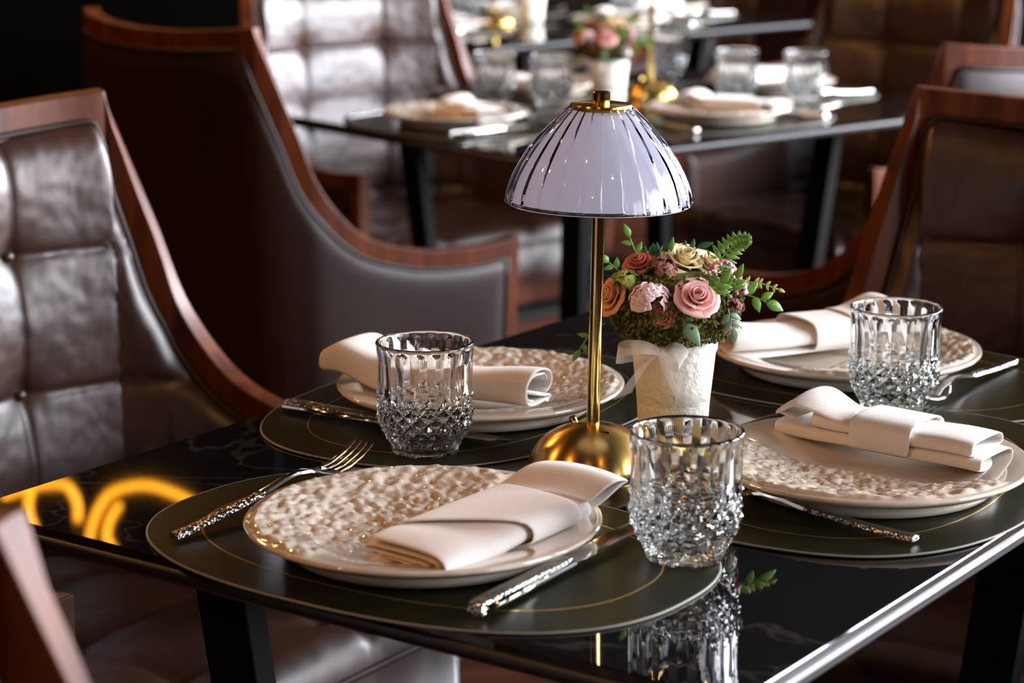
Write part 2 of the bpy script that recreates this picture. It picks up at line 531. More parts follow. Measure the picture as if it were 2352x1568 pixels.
# ------------------------------------------------------------------ napkin
def sweep_napkin(name, sec, stations, m, parent=None, th=0.0017, sub=1):
    """sec(s): list of (x,z) section points; stations: list of (y, xoff, zoff, sx, sz, roll, twist)"""
    vs = []; fs = []
    n = None
    for (y, xo, zo, sx, sz, skew) in stations:
        pts = sec
        n = len(pts)
        for (px, pz) in pts:
            vs.append((xo + px * sx, y + px * sx * skew * 1.0, zo + pz * sz))
    for i in range(len(stations) - 1):
        for k in range(n - 1):
            fs.append((i * n + k, i * n + k + 1, (i + 1) * n + k + 1, (i + 1) * n + k))
    o = mesh(name, vs, fs, m, parent)
    so = o.modifiers.new('solid', 'SOLIDIFY'); so.thickness = th; so.offset = 0
    ss = o.modifiers.new('sub', 'SUBSURF'); ss.levels = sub; ss.render_levels = sub
    return o
def sec_folded():
    p = [(-0.98, 0.93), (-0.6, 1.0), (-0.1, 1.02), (0.45, 1.0), (0.8, 0.93), (0.97, 0.74), (1.0, 0.5), (0.96, 0.26), (0.85, 0.1), (0.6, 0.06), (0.1, 0.05), (-0.5, 0.05), (-0.85, 0.06),
         (-0.93, 0.13), (-0.85, 0.19), (-0.4, 0.2), (0.2, 0.2), (0.66, 0.22), (0.8, 0.34), (0.82, 0.52), (0.74, 0.68), (0.5, 0.74), (0.0, 0.74), (-0.6, 0.72), (-0.93, 0.68),
         (-1.02, 0.6), (-0.95, 0.53), (-0.5, 0.5), (0.1, 0.48), (0.5, 0.5), (0.56, 0.44), (0.48, 0.39), (0.0, 0.37), (-0.7, 0.36)]
    return p
def sec_hull(top=1.06, wd=1.04):
    return [(-wd, 0.05), (-wd, 0.55), (-wd * 0.96, top * 0.9), (-0.7, top), (0, top + 0.02), (0.6, top), (wd * 0.94, top * 0.88), (wd, 0.5), (wd * 0.95, 0.08), (0.5, -0.0), (0, 0.0), (-0.6, 0.0), (-wd, 0.05)]
def make_napkin(kind):
    """runs along +Y, length ~0.19, folded ends; origin at the middle of the base"""
    if kind == 'flat':
        hw, hh = 0.0375, 0.0190
        st = []
        for i in range(23):
            t = i / 22
            y = -0.095 + 0.158 * t
            st.append((y, 0.001 * math.sin(9 * t), 0.0008 * math.sin(14 * t), hw * (1 + 0.03 * math.sin(7 * t)), hh * (1 - 0.06 * t + 0.03 * math.sin(11 * t)), 0.0))
        o = sweep_napkin('folded_napkin', sec_folded(), st, M['linen'])
        # band wrapped round the roll, with a slanting front edge
        st = []
        for i in range(12):
            t = i / 11
            y = -0.036 + 0.084 * t
            st.append((y, 0.0008, -0.0004, hw * 1.045, hh * (1.10 - 0.05 * t), 0.75 * (1 - t)))
        sweep_napkin('napkin_band', sec_hull(), st, M['linen'], o, 0.0016)
        # far flap that kinks upward
        vs = []; fs = []; nx, ny = 13, 13
        for j in range(ny):
            v = j / (ny - 1)
            for i in range(nx):
                u = i / (nx - 1) * 2 - 1
                y = 0.046 + 0.052 * v + 0.012 * u * (1 - v)
                z = hh * 1.0 + 0.001 + 0.009 * smoothstep(0.0, 0.75, v) - 0.006 * max(0, v - 0.8) * 5 * 0.3 - 0.004 * u * u
                x = u * (hw * (1.0 + 0.05 * v)) + 0.006 * v
                vs.append((x, y, z))
        for j in range(ny):                          # lower layer folds back under
            v = j / (ny - 1)
            for i in range(nx):
                u = i / (nx - 1) * 2 - 1
                y = 0.098 - 0.045 * v
                z = hh + 0.0085 - 0.013 * smoothstep(0.0, 0.9, v) - 0.004 * u * u - 0.0012
                x = u * (hw * (1.05 - 0.05 * v)) + 0.006 * (1 - v)
                vs.append((x, y + 0.004 * math.sin(v * PI), z))
        n2 = 2 * ny
        for j in range(n2 - 1):
            for i in range(nx - 1):
                fs.append((j * nx + i, j * nx + i + 1, (j + 1) * nx + i + 1, (j + 1) * nx + i))
        fl = mesh('napkin_flap', vs, fs, M['linen'], o)
        so = fl.modifiers.new('solid', 'SOLIDIFY'); so.thickness = 0.0022; so.offset = 0
        ss = fl.modifiers.new('sub', 'SUBSURF'); ss.levels = 1; ss.render_levels = 2
        return o
    if kind == 'roll':                               # rolled end with an open curl
        hw, hh = 0.028, 0.030
        sec = [(-0.2, 0.30), (0.2, 0.22), (0.55, 0.12), (0.9, 0.10), (0.98, 0.02), (0.6, 0.0), (0.0, 0.0), (-0.6, 0.02), (-0.92, 0.2), (-1.0, 0.5), (-0.85, 0.82), (-0.4, 1.0), (0.1, 1.0), (0.45, 0.97), (0.6, 0.9), (0.85, 0.85), (0.98, 0.62), (0.92, 0.4), (0.7, 0.27), (0.45, 0.24)]
        inner = [(-0.1, 0.10), (-0.5, 0.14), (-0.72, 0.3), (-0.78, 0.52), (-0.62, 0.74), (-0.25, 0.86), (0.15, 0.84), (0.4, 0.78), (0.55, 0.82), (0.72, 0.68), (0.76, 0.52)]
        st = []
        for i in range(24):
            t = i / 23
            y = -0.10 + 0.15 * t
            st.append((y, 0.002 * math.sin(6 * t), 0, hw * (1 + 0.10 * t), hh * (1 - 0.22 * smoothstep(0.0, 0.5, t)), 0.0))
        o = sweep_napkin('folded_napkin', sec, st, M['linen'], None, 0.002)
        sweep_napkin('inner_fold', inner, [(y + 0.002, a, b_, c, d, e) for y, a, b_, c, d, e in st], M['linen_edge'], o, 0.0018)
        st = []
        for i in range(10):
            t = i / 9
            st.append((-0.015 + 0.055 * t, 0.001, 0.0, hw * 1.13, hh * (0.92 - 0.03 * t), 0.1 * (1 - t)))
        sweep_napkin('napkin_band', sec_hull(), st, M['linen'], o, 0.0016)
        st = []
        for i in range(12):
            t = i / 11
            st.append((0.035 + 0.065 * t, 0.003 * t, 0.001 + 0.014 * smoothstep(0.1, 0.8, t), hw * (1.10 + 0.16 * t), hh * (0.98 - 0.12 * t - (0.25 * (t - 0.8) / 0.2 if t > 0.8 else 0)), -0.15 * t))
        fl = sweep_napkin('napkin_flap', sec_hull(1.0, 1.0), st, M['linen'], o, 0.0018)
        return o
    if kind == 'long':                               # two stepped layers, raised tail at the far end
        hw, hh = 0.0285, 0.0098
        def layer(nm, parent, z0, y0, y1, hw_, hh_, wob, bend=0.0):
            st = []
            for i in range(20):
                t = i / 19
                y = y0 + (y1 - y0) * t
                st.append((y, wob * math.sin(5 * t + 1), z0 + 0.0006 * math.sin(13 * t) + bend * smoothstep(0.72, 1.0, t), hw_, hh_ * (1 + 0.05 * math.sin(8 * t)), 0.04))
            return sweep_napkin(nm, sec_hull(1.0, 1.0), st, M['linen'], parent, 0.0016)
        o = layer('folded_napkin', None, 0.0, -0.098, 0.095, hw, hh, 0.0008)
        layer('upper_fold', o, hh + 0.0012, -0.090, 0.060, hw * 0.97, hh * 1.1, -0.0006)
        # wrapped bands
        for (ya, yb, k) in ((-0.035, 0.022, 1.07),):
            st = [(lerp(ya, yb, i / 9), 0, -0.0003, hw * k, (2 * hh + 0.004) * 1.06, 0.05) for i in range(10)]
            sweep_napkin('napkin_band', sec_hull(), st, M['linen'], o, 0.0016)
        vs = []; fs = []; nx, ny = 13, 15
        for j in range(ny):
            v = j / (ny - 1)
            for i in range(nx):
                u = i / (nx - 1) * 2 - 1
                y = 0.030 + 0.062 * v + 0.010 * u * (1 - v)
                z = 2 * hh + 0.003 + 0.012 * smoothstep(0.0, 0.7, v) * (0.85 + 0.15 * u) - 0.009 * smoothstep(0.75, 1.0, v)
                vs.append((u * hw * (1.0 + 0.12 * v), y, z - 0.005 * u * u))
        for j in range(6):
            v = (j + 1) / 6
            for i in range(nx):
                u = i / (nx - 1) * 2 - 1
                vs.append((u * hw * 1.08, 0.092 + 0.003 * math.sin(v * PI) - 0.018 * v, 2 * hh + 0.006 - 0.010 * v - 0.005 * u * u * (1 - v)))
        for j in range(ny + 5):
            for i in range(nx - 1):
                fs.append((j * nx + i, j * nx + i + 1, (j + 1) * nx + i + 1, (j + 1) * nx + i))
        fl = mesh('napkin_flap', vs, fs, M['linen'], o)
        so = fl.modifiers.new('solid', 'SOLIDIFY'); so.thickness = 0.0024; so.offset = 0
        ss = fl.modifiers.new('sub', 'SUBSURF'); ss.levels = 1; ss.render_levels = 2
        return o
nap_flat = make_napkin('flat')
nap_roll = make_napkin('roll')
nap_long = make_napkin('long')

# ------------------------------------------------------------------ tumbler
def make_tumbler():
    H = 0.094; NC = 18; per = 8; seg = NC * per
    rows_d = 3.5; z_lo, z_hi = 0.006, 0.050           # diamond band
    prof = [(0.0, 0.0285), (0.0045, 0.0292), (0.010, 0.0315), (0.018, 0.0360), (0.026, 0.0392), (0.034, 0.0404), (0.045, 0.0405), (0.060, 0.0398), (0.078, 0.0398), (0.088, 0.0408), (0.094, 0.0415)]
    def rad(z):
        for (z0, r0), (z1, r1) in zip(prof, prof[1:]):
            if z <= z1:
                t = (z - z0) / (z1 - z0); t = t * t * (3 - 2 * t) * 0.35 + t * 0.65
                return r0 + (r1 - r0) * t
        return prof[-1][1]
    zs = [0.0, 0.002, 0.0042, 0.0055]
    nd = 36
    zs += [z_lo + (z_hi - z_lo) * i / nd for i in range(nd + 1)]
    zs += [z_hi + (0.0895 - z_hi) * i / 22 for i in range(1, 23)]
    zs += [0.0912]
    vs = []; fs = []
    for z in zs:
        for k in range(seg):
            u = k / per
            fu = u - math.floor(u)
            r = rad(z)
            d = 0
            if z_lo < z < z_hi + 0.001:
                v = (z - z_lo) / (z_hi - z_lo) * rows_d
                s_, t_ = (u + v) , (u - v)
                a = 0.5 - abs((s_ % 1) - 0.5); b_ = 0.5 - abs((t_ % 1) - 0.5)
                d = min(a, b_) * 2 * 0.0036 - 0.0020
                d *= smoothstep(z_lo, z_lo + 0.004, z)
                k_ = 1.0
            if z > z_hi - 0.012:
                # long pointed flutes running up to the rim; their tips reach down between the diamonds
                fl = -0.0022 * (1 - (2 * abs(fu - 0.5)) ** 1.0) + 0.0004
                wgt = smoothstep(z_hi - 0.012 + 0.013 * (2 * abs(fu - 0.5)), z_hi - 0.009 + 0.016 * (2 * abs(fu - 0.5)), z)
                fl *= smoothstep(0.0925, 0.0875, z) * (1 - 0.35 * smoothstep(0.06, 0.088, z))
                d = d * (1 - wgt) + fl * wgt
            r += d
            a = 2 * PI * k / seg
            vs.append((r * math.cos(a), r * math.sin(a), z))
    rings = len(zs)
    def ring(r, z):
        st = len(vs)
        for k in range(seg):
            a = 2 * PI * k / seg; vs.append((r * math.cos(a), r * math.sin(a), z))
        return st
    for i in range(rings - 1):
        for k in range(seg):
            k2 = (k + 1) % seg; fs.append((i * seg + k, i * seg + k2, (i + 1) * seg + k2, (i + 1) * seg + k))
    n_out = len(fs)
    last = (rings - 1) * seg
    inn = [(0.0414, 0.0928), (0.0407, 0.0939), (0.0396, 0.0942), (0.0386, 0.0937), (0.0381, 0.0925), (0.0376, 0.088), (0.0370, 0.076), (0.0368, 0.060), (0.0368, 0.045), (0.0358, 0.034), (0.0335, 0.026), (0.029, 0.0195), (0.022, 0.0155), (0.012, 0.0138), (0.004, 0.0135)]
    for r, z in inn:
        st = ring(r, z)
        for k in range(seg):
            k2 = (k + 1) % seg; fs.append((last + k, last + k2, st + k2, st + k))
        last = st
    fs.append(tuple(last + k for k in range(seg)))
    # star-cut foot
    st = ring(0.024, 0.0); st2 = ring(0.022, 0.0018)
    for k in range(seg):
        k2 = (k + 1) % seg
        fs.append((st + k, st + k2, k2, k)); fs.append((st2 + k, st2 + k2, st + k2, st + k))
    fs.append(tuple(st2 + k for k in range(seg))[::-1])
    o = mesh('crystal_tumbler', vs, fs, M['glass'])
    me = o.data
    for i in range(n_out):
        zc = me.polygons[i].center.z
        if 0.0045 < zc < 0.086: me.polygons[i].use_smooth = False
    return o
glass0 = make_tumbler()

# ------------------------------------------------------------------ cutlery
def ribbon_solid(mb, path, mtx=None):
    """path: list of (y, z, halfwidth, halfthick, xoff)"""
    vs = []; fs = []
    for (y, z, w_, t_, xo) in path:
        vs += [(xo - w_, y, z - t_ * 0.6), (xo - w_ * 0.86, y, z + t_), (xo, y, z + t_ * 1.18), (xo + w_ * 0.86, y, z + t_), (xo + w_, y, z - t_ * 0.6), (xo, y, z - t_)]
    for i in range(len(path) - 1):
        for k in range(6):
            k2 = (k + 1) % 6
            fs.append((i * 6 + k, (i + 1) * 6 + k, (i + 1) * 6 + k2, i * 6 + k2))
    fs.append((0, 1, 2, 3, 4, 5)); fs.append(tuple((len(path) - 1) * 6 + k for k in range(6))[::-1])
    mb.add(vs, fs, mtx)
def make_fork():
    root = empty('table_fork')
    h = MB()
    ribbon_solid(h, [(-0.105, 0.0042, 0.0050, 0.0021, 0), (-0.09, 0.0042, 0.0049, 0.0020, 0), (-0.06, 0.0052, 0.0046, 0.0019, 0), (-0.03, 0.0068, 0.0042, 0.0018, 0), (-0.01, 0.0082, 0.0037, 0.0017, 0)])
    smooth_by_angle(h.build('handle', M['hammered'], root), 40)
    n = MB()
    ribbon_solid(n, [(-0.011, 0.0083, 0.0036, 0.0017, 0), (0.012, 0.0118, 0.0031, 0.0015, 0), (0.028, 0.0128, 0.0031, 0.0014, 0), (0.040, 0.0112, 0.0050, 0.0012, 0), (0.050, 0.0078, 0.0092, 0.0010, 0), (0.060, 0.0048, 0.0118, 0.0009, 0), (0.066, 0.0040, 0.0121, 0.0009, 0)])
    smooth_by_angle(n.build('neck', M['steel'], root), 50)
    for i in range(4):
        x = -0.0101 + 0.00673 * i
        t = MB()
        ribbon_solid(t, [(0.0655, 0.0040, 0.0018, 0.0009, x), (0.080, 0.0050, 0.0017, 0.0009, x * 0.98), (0.095, 0.0088, 0.0015, 0.0008, x * 0.95), (0.106, 0.0135, 0.0012, 0.0007, x * 0.93), (0.109, 0.0150, 0.0007, 0.0005, x * 0.93)])
        smooth_by_angle(t.build('tine', M['steel'], root), 50)
    return root
def make_knife():
    root = empty('table_knife')
    h = MB()
    ribbon_solid(h, [(-0.118, 0.0050, 0.0062, 0.0038, 0), (-0.114, 0.0056, 0.0068, 0.0046, 0), (-0.09, 0.0057, 0.0066, 0.0046, 0), (-0.04, 0.0056, 0.0062, 0.0042, 0), (0.0, 0.0054, 0.0058, 0.0038, 0)])
    o = smooth_by_angle(h.build('handle', M['hammered'], root), 60)
    s = MB()                                         # plain polished side of the handle
    s.tube([(0.0062, -0.113, 0.0052), (0.0060, -0.06, 0.0052), (0.0052, 0.0, 0.0050)], 0.0033, 10); s.build('side_strip', M['steel'], root)['label'] = 'smooth polished side of the handle'
    bl = MB()
    vs = []; fs = []
    P_ = [(-0.001, -0.0050, 0.0056), (0.010, -0.0062, 0.0070), (0.016, -0.0075, 0.0078), (0.05, -0.0078, 0.0080), (0.085, -0.0080, 0.0075), (0.108, -0.0074, 0.0050), (0.119, -0.0058, -0.0010), (0.122, -0.0045, -0.0040)]
    for y, xl, xr in P_:
        vs += [(xl, y, 0.0050), (xl, y, 0.0062), (xr * 0.5, y, 0.0060), (xr, y, 0.0052), (xr * 0.5, y, 0.0046)]
    for i in range(len(P_) - 1):
        for k in range(5):
            k2 = (k + 1) % 5; fs.append((i * 5 + k, (i + 1) * 5 + k, (i + 1) * 5 + k2, i * 5 + k2))
    fs.append((0, 1, 2, 3, 4)); fs.append(tuple((len(P_) - 1) * 5 + k for k in range(5))[::-1])
    bl.add(vs, fs)
    smooth_by_angle(bl.build('blade', M['steel'], root), 30)
    return root
fork0 = make_fork(); knife0 = make_knife()

# ------------------------------------------------------------------ mushroom lamp
def make_lamp():
    root = empty('table_lamp')
    b = MB()                                         # domed foot
    b.lathe([(0.0, 0.0), (0.048, 0.0), (0.0515, 0.001), (0.0525, 0.003), (0.0518, 0.006), (0.0495, 0.0115), (0.0455, 0.018), (0.039, 0.0245), (0.031, 0.0295), (0.022, 0.033), (0.013, 0.0352), (0.0, 0.036)], 96)
    b.build('base', M['brass'], root)
    p = MB(); p.lathe([(0.0, 0.0335), (0.0054, 0.0335), (0.0054, 0.285), (0.0, 0.285)], 40)
    smooth_by_angle(p.build('pole', M['brass2'], root), 40)
    k = MB(); m_ = Matrix.Translation((-0.014, 0.010, 0.031)) @ Matrix.Rotation(R(-22), 4, 'Y')
    k.lathe([(0.0, 0.0), (0.0034, 0.0), (0.0034, 0.0075), (0.0028, 0.0085), (0.0, 0.0085)], 20, m_)
    smooth_by_angle(k.build('switch', M['brass2'], root), 40)
    k = MB(); m_ = Matrix.Translation((0.0085, -0.0185, 0.0325)) @ Matrix.Rotation(R(34), 4, 'X')
    k.box((0, 0, 0), (0.0075, 0.0022, 0.002), m_); k.build('charging_slot', M['black'], root, False)
    # frosted inner dome
    zb, zt = 0.222, 0.297
    def dome(r0, r1, z0, z1, n=26, pw=0.60):
        out = []
        for i in range(n + 1):
            t = i / n
            z = lerp(z0, z1, t)
            r = r1 + (r0 - r1) * (1 - t ** 1.55) ** 0.92
            out.append((r, z))
        return out
    d = MB(); pr = [(0.0708, zb - 0.0020)] + dome(0.0705, 0.020, zb + 0.001, zt - 0.004)
    d.lathe(pr, 96)
    o = d.build('inner_diffuser', M['diffuser'], root); s = o.modifiers.new('solid', 'SOLIDIFY'); s.thickness = 0.0016; s.offset = -1
    # ribbed outer glass
    NR = 26; per = 16; seg = NR * per
    prof = dome(0.0755, 0.0262, zb, zt)
    prof = [(0.0748, zb - 0.0022), (0.0758, zb - 0.0012)] + prof
    vs = []; fs = []
    for j, (r, z) in enumerate(prof):
        for kk in range(seg):
            fu = (kk % per) / per
            g = abs(fu - 0.5)
            notch = 0.0
            if j > 2: notch = -0.0015 * max(0, 1 - g / 0.10)
            a = 2 * PI * (kk + 0.5 * per) / seg - PI / 2
            vs.append(((r + notch) * math.cos(a), (r + notch) * math.sin(a), z))
    n1 = len(prof)
    inner = [(r - 0.0030, z + (0.0006 if i > 1 else 0.002)) for i, (r, z) in enumerate(prof)][::-1]
    for r, z in inner:
        for kk in range(seg):
            a = 2 * PI * (kk + 0.5 * per) / seg - PI / 2
            vs.append((r * math.cos(a), r * math.sin(a), z))
    tot = n1 + len(inner)
    for j in range(tot):
        j2 = (j + 1) % tot
        for kk in range(seg):
            k2 = (kk + 1) % seg
            fs.append((j * seg + kk, j * seg + k2, j2 * seg + k2, j2 * seg + kk))
    o = mesh('lamp_shade', vs, fs, M['shade_glass'], root); o['label'] = 'ribbed clear glass dome shade'
    smooth_by_angle(o, 28)
    c = MB(); c.lathe([(0.0, zt - 0.003), (0.0245, zt - 0.003), (0.0252, zt + 0.0005), (0.0245, zt + 0.0022), (0.0, zt + 0.0024)], 64)
    smooth_by_angle(c.build('cap_disc', M['brass'], root), 40)
    c = MB(); c.lathe([(0.0, zt + 0.002), (0.0070, zt + 0.002), (0.0070, zt + 0.0045), (0.0064, zt + 0.0048), (0.0064, zt + 0.0052), (0.0072, zt + 0.0056), (0.0072, zt + 0.0112), (0.0065, zt + 0.0120), (0.0, zt + 0.0122)], 40)
    smooth_by_angle(c.build('finial', M['brass2'], root), 40)
    return root
lamp0 = make_lamp()

# ------------------------------------------------------------------ flower pot
def petal_rose(mb, c, axis, size, seed, layers):
    rnd = random.Random(seed)
    q = Vector((0, 0, 1)).rotation_difference(Vector(axis).normalized()).to_matrix().to_4x4()
    base = Matrix.Translation(c) @ q
    for li, (n, rad_, h, open_, zoff) in enumerate(layers):
        for k in range(n):
            a0 = 2 * PI * (k + 0.37 * li) / n + rnd.uniform(-0.15, 0.15)
            nu, nv = 9, 7
            wd = 2 * PI / n * 0.78 if n > 1 else 2.6
            vs = []; fs = []
            for j in range(nv):
                v = j / (nv - 1)
                for i in range(nu):
                    u = i / (nu - 1) * 2 - 1
                    shape = math.sqrt(max(0.0, 1 - (0.95 * u) ** 2 * (0.35 + 0.65 * v)))
                    r = rad_ * (0.35 + 0.65 * math.sin(min(1, v * 1.1) * PI / 2)) + open_ * v * v + open_ * 0.25 * max(0, v - 0.8) * 5 * (0.4)
                    z = h * v * (0.72 + 0.28 * shape) - open_ * 0.55 * max(0, v - 0.7) * 3 * (1 - 0.3 * u * u)
                    a = a0 + u * wd * (0.5 + 0.5 * math.sin(min(1.0, v + 0.25) * PI / 2))
                    r *= 1 + 0.05 * rnd.uniform(-1, 1) * v
                    vs.append((r * size * math.cos(a), r * size * math.sin(a), (z + zoff) * size))
            for j in range(nv - 1):
                for i in range(nu - 1): fs.append((j * nu + i, j * nu + i + 1, (j + 1) * nu + i + 1, (j + 1) * nu + i))
            mb.add(vs, fs, base)
def leaf_shape(mb, base, direc, L_, W_, bend=0.2, nrm=(0, 0, 1), n=7):
    d = Vector(direc).normalized(); nv_ = Vector(nrm)
    s = d.cross(nv_)
    if s.length < 1e-3: s = d.cross(Vector((1, 0, 0)))
    s.normalize(); u_ = s.cross(d).normalized()
    vs = []; fs = []
    for i in range(n + 1):
        t = i / n
        wv = W_ * math.sin(PI * t ** 0.8) * 0.5 + 0.0001
        c = Vector(base) + d * (L_ * t) - u_ * (bend * L_ * t * t)
        vs += [c + s * wv + u_ * wv * 0.35, c, c - s * wv + u_ * wv * 0.35]
    for i in range(n):
        a = i * 3
        fs += [(a, a + 3, a + 4, a + 1), (a + 1, a + 4, a + 5, a + 2)]
    mb.add(vs, fs)
def solid(o, t=0.0006):
    s = o.modifiers.new('solid', 'SOLIDIFY'); s.thickness = t; s.offset = 0; return o
def icoball(mb, c, r, seg=6, rings=4, sq=1.0):
    vs = [(c[0], c[1], c[2] + r * sq)]; fs = []
    for j in range(1, rings):
        ph = PI * j / rings
        for k in range(seg):
            a = 2 * PI * k / seg
            vs.append((c[0] + r * math.sin(ph) * math.cos(a), c[1] + r * math.sin(ph) * math.sin(a), c[2] + r * sq * math.cos(ph)))
    vs.append((c[0], c[1], c[2] - r * sq)); e = len(vs) - 1
    for k in range(seg): fs.append((0, 1 + k, 1 + (k + 1) % seg)); fs.append((e, 1 + (rings - 2) * seg + (k + 1) % seg, 1 + (rings - 2) * seg + k))
    for j in range(rings - 2):
        for k in range(seg):
            a = 1 + j * seg; fs.append((a + k, a + seg + k, a + seg + (k + 1) % seg, a + (k + 1) % seg))
    mb.add(vs, fs)
def hydrangea(mb, c, r, n, seed, fs_=0.0075):
    rnd = random.Random(seed)
    for i in range(n):
        th = rnd.uniform(0, 2 * PI); ph = math.acos(rnd.uniform(-0.1, 1))
        nd = Vector((math.sin(ph) * math.cos(th), math.sin(ph) * math.sin(th), math.cos(ph)))
        p = Vector(c) + nd * r * rnd.uniform(0.85, 1.1)
        q = Vector((0, 0, 1)).rotation_difference(nd).to_matrix().to_4x4()
        spin = rnd.uniform(0, PI)
        for k in range(4):
            a = spin + k * PI / 2
            d = q @ Vector((math.cos(a), math.sin(a), 0.25))
            leaf_shape(mb, p, d, fs_ * rnd.uniform(0.8, 1.1), fs_ * 1.0, 0.25, nd, 4)
def make_flowers():
    """camera sees it from -Y; +X is to the right"""
    root = empty('flower_pot')
    H = 0.093
    b = MB()
    b.lathe([(0.0, 0.0), (0.0275, 0.0), (0.0285, 0.0008), (0.0375, H - 0.001), (0.0372, H), (0.0355, H), (0.0350, H - 0.003), (0.030, 0.006), (0.0, 0.006)], 72)
    smooth_by_angle(b.build('pot', M['pot'], root), 50)
    # moss collar made of many small curled crumbs
    ms = MB(); rnd = random.Random(3)
    zc = H + 0.010
    b2 = MB(); b2.lathe([(0.0, H - 0.004), (0.034, H - 0.004), (0.045, H + 0.004), (0.051, H + 0.016), (0.050, H + 0.032), (0.040, H + 0.046), (0.025, H + 0.054), (0.0, H + 0.056)], 40)
    ms.add(b2.v, b2.f)
    for i in range(3200):
        th = rnd.uniform(0, 2 * PI)
        t = rnd.random() ** 1.2
        z = H - 0.005 + 0.060 * t
        rr = 0.040 + 0.015 * math.sin(min(1, t * 1.5) * PI * 0.62) - 0.03 * max(0, t - 0.55)
        rr += rnd.uniform(-0.002, 0.0045)
        x, y = rr * math.cos(th), rr * math.sin(th)
        z += 0.004 * noise.noise(Vector((th * 3, t * 5, 1)))
        r_ = rnd.uniform(0.0009, 0.0021)
        vs = []
        ax = Vector((rnd.uniform(-1, 1), rnd.uniform(-1, 1), rnd.uniform(-1, 1))).normalized() * r_ * 1.7
        bx = ax.cross(Vector((rnd.uniform(-1, 1), rnd.uniform(-1, 1), rnd.uniform(-1, 1)))).normalized() * r_
        cx = ax.cross(bx).normalized() * r_ * 0.7
        c = Vector((x, y, z))
        ms.add([c + ax, c - ax, c + bx, c - bx, c + cx, c - cx], [(0, 2, 4), (2, 1, 4), (1, 3, 4), (3, 0, 4), (2, 0, 5), (1, 2, 5), (3, 1, 5), (0, 3, 5)])
    o = ms.build('moss', M['moss'], root, False)
    L3 = [(1, 0.16, 0.86, 0.02, 0.1), (3, 0.27, 0.84, 0.04, 0.07), (3, 0.42, 0.80, 0.10, 0.03), (5, 0.58, 0.72, 0.26, -0.03), (5, 0.72, 0.60, 0.46, -0.08)]
    def rose(name, c, ax, size, m, seed, lab, layers=L3):
        mb = MB(); petal_rose(mb, c, ax, size, seed, layers)
        o = mb.build(name, m, root); solid(o, 0.0007); o['label'] = lab
        return o
    Z = H
    ZR = H + 0.014
    rose('rose', (0.012, -0.048, Z + 0.036), (0.15, -0.72, 0.62), 0.0162, M['rose'], 1, 'dusty pink rose facing front')
    rose('rose', (0.006, -0.002, Z + 0.057), (0.25, -0.45, 0.86), 0.0185, M['cream'], 2, 'cream yellow rose at the top')
    rose('rose', (0.026, 0.002, Z + 0.054), (0.5, -0.4, 0.75), 0.0145, M['cream'], 5, 'smaller cream rose')
    rose('rose', (-0.052, -0.014, Z + 0.032), (-0.8, -0.45, 0.4), 0.0150, M['peach'], 3, 'peach rose bud at the left')
    rose('rose', (-0.030, -0.002, Z + 0.056), (-0.3, -0.4, 0.86), 0.0125, M['coral'], 4, 'coral bloom at the upper left')
    rose('rose', (-0.014, -0.046, Z + 0.024), (-0.3, -0.85, 0.1), 0.0100, M['rose_in'], 8, 'deep pink petals tucked in the moss')
    h = MB(); hydrangea(h, (-0.026, -0.048, Z + 0.034), 0.0145, 34, 11, 0.0085); o = h.build('hydrangea', M['blush'], root); solid(o); o['label'] = 'pale blush hydrangea cluster'
    h = MB(); hydrangea(h, (-0.014, -0.020, Z + 0.054), 0.013, 44, 12, 0.0042); hydrangea(h, (0.044, -0.028, Z + 0.024), 0.010, 34, 13, 0.0042); o = h.build('dried_blossom', M['rust'], root); solid(o); o['label'] = 'rust brown dried blossom'
    h = MB(); hydrangea(h, (-0.044, -0.024, Z + 0.046), 0.0095, 26, 14, 0.0058); o = h.build('lime_blossom', M['leaf_lime'], root); solid(o); o['label'] = 'lime green filler sprig'
    h = MB(); hydrangea(h, (0.044, -0.036, Z + 0.010), 0.007, 16, 17, 0.0055); o = h.build('small_blossom', M['blush'], root); solid(o)
    for m_, nn_, sd, lab in ((M['berry'], 56, 21, 'magenta berry spray'), (M['berry_pale'], 70, 22, 'pale pink berry spray')):
        mb = MB(); rnd2 = random.Random(sd)
        for i in range(nn_):
            th = rnd2.uniform(0, 2 * PI); ph = math.acos(rnd2.uniform(-0.2, 1)); r_ = 0.0125
            c0_ = (0.038, -0.016, Z + 0.050) if i % 2 else (0.046, -0.022, Z + 0.038)
            icoball(mb, (c0_[0] + r_ * math.sin(ph) * math.cos(th), c0_[1] + r_ * math.sin(ph) * math.sin(th), c0_[2] + r_ * math.cos(ph)), 0.0017)
        o = mb.build('berry_spray', m_, root); o['label'] = lab
    # leafy sprigs
    def sprig(name, pts, n, L_, W_, m_, both=True, lab=None, droop=0.2):
        path = catmull(pts, 6)
        st = MB(); st.tube(path, 0.0006, 5)
        s_o = st.build(name, m_, root)
        lf = MB()
        for i in range(n):
            t = (i + 1) / n
            p = Vector(path[int(t * (len(path) - 1))]); q = Vector(path[max(0, int(t * (len(path) - 1)) - 2)])
            d = (p - q).normalized()
            side = d.cross(Vector((0, -1, 0.3))).normalized()
            taper = 1 - 0.35 * t
            if i == n - 1: leaf_shape(lf, p, d, L_, W_, droop, (0, -1, 0.4))
            else:
                for sg in ((1, -1) if both else ((1,) if i % 2 else (-1,))):
                    leaf_shape(lf, p, d * 0.75 + side * sg, L_ * taper, W_ * taper, droop, (0, -1, 0.4))
        o = lf.build('leaves', m_, s_o); solid(o, 0.0004)
        if lab: s_o['label'] = lab
    sprig('leaf_sprig', [(-0.022, 0.0, Z + 0.045), (-0.034, -0.004, Z + 0.068), (-0.040, -0.006, Z + 0.082)], 4, 0.013, 0.0058, M['leaf'], False, 'upright bright green sprig')
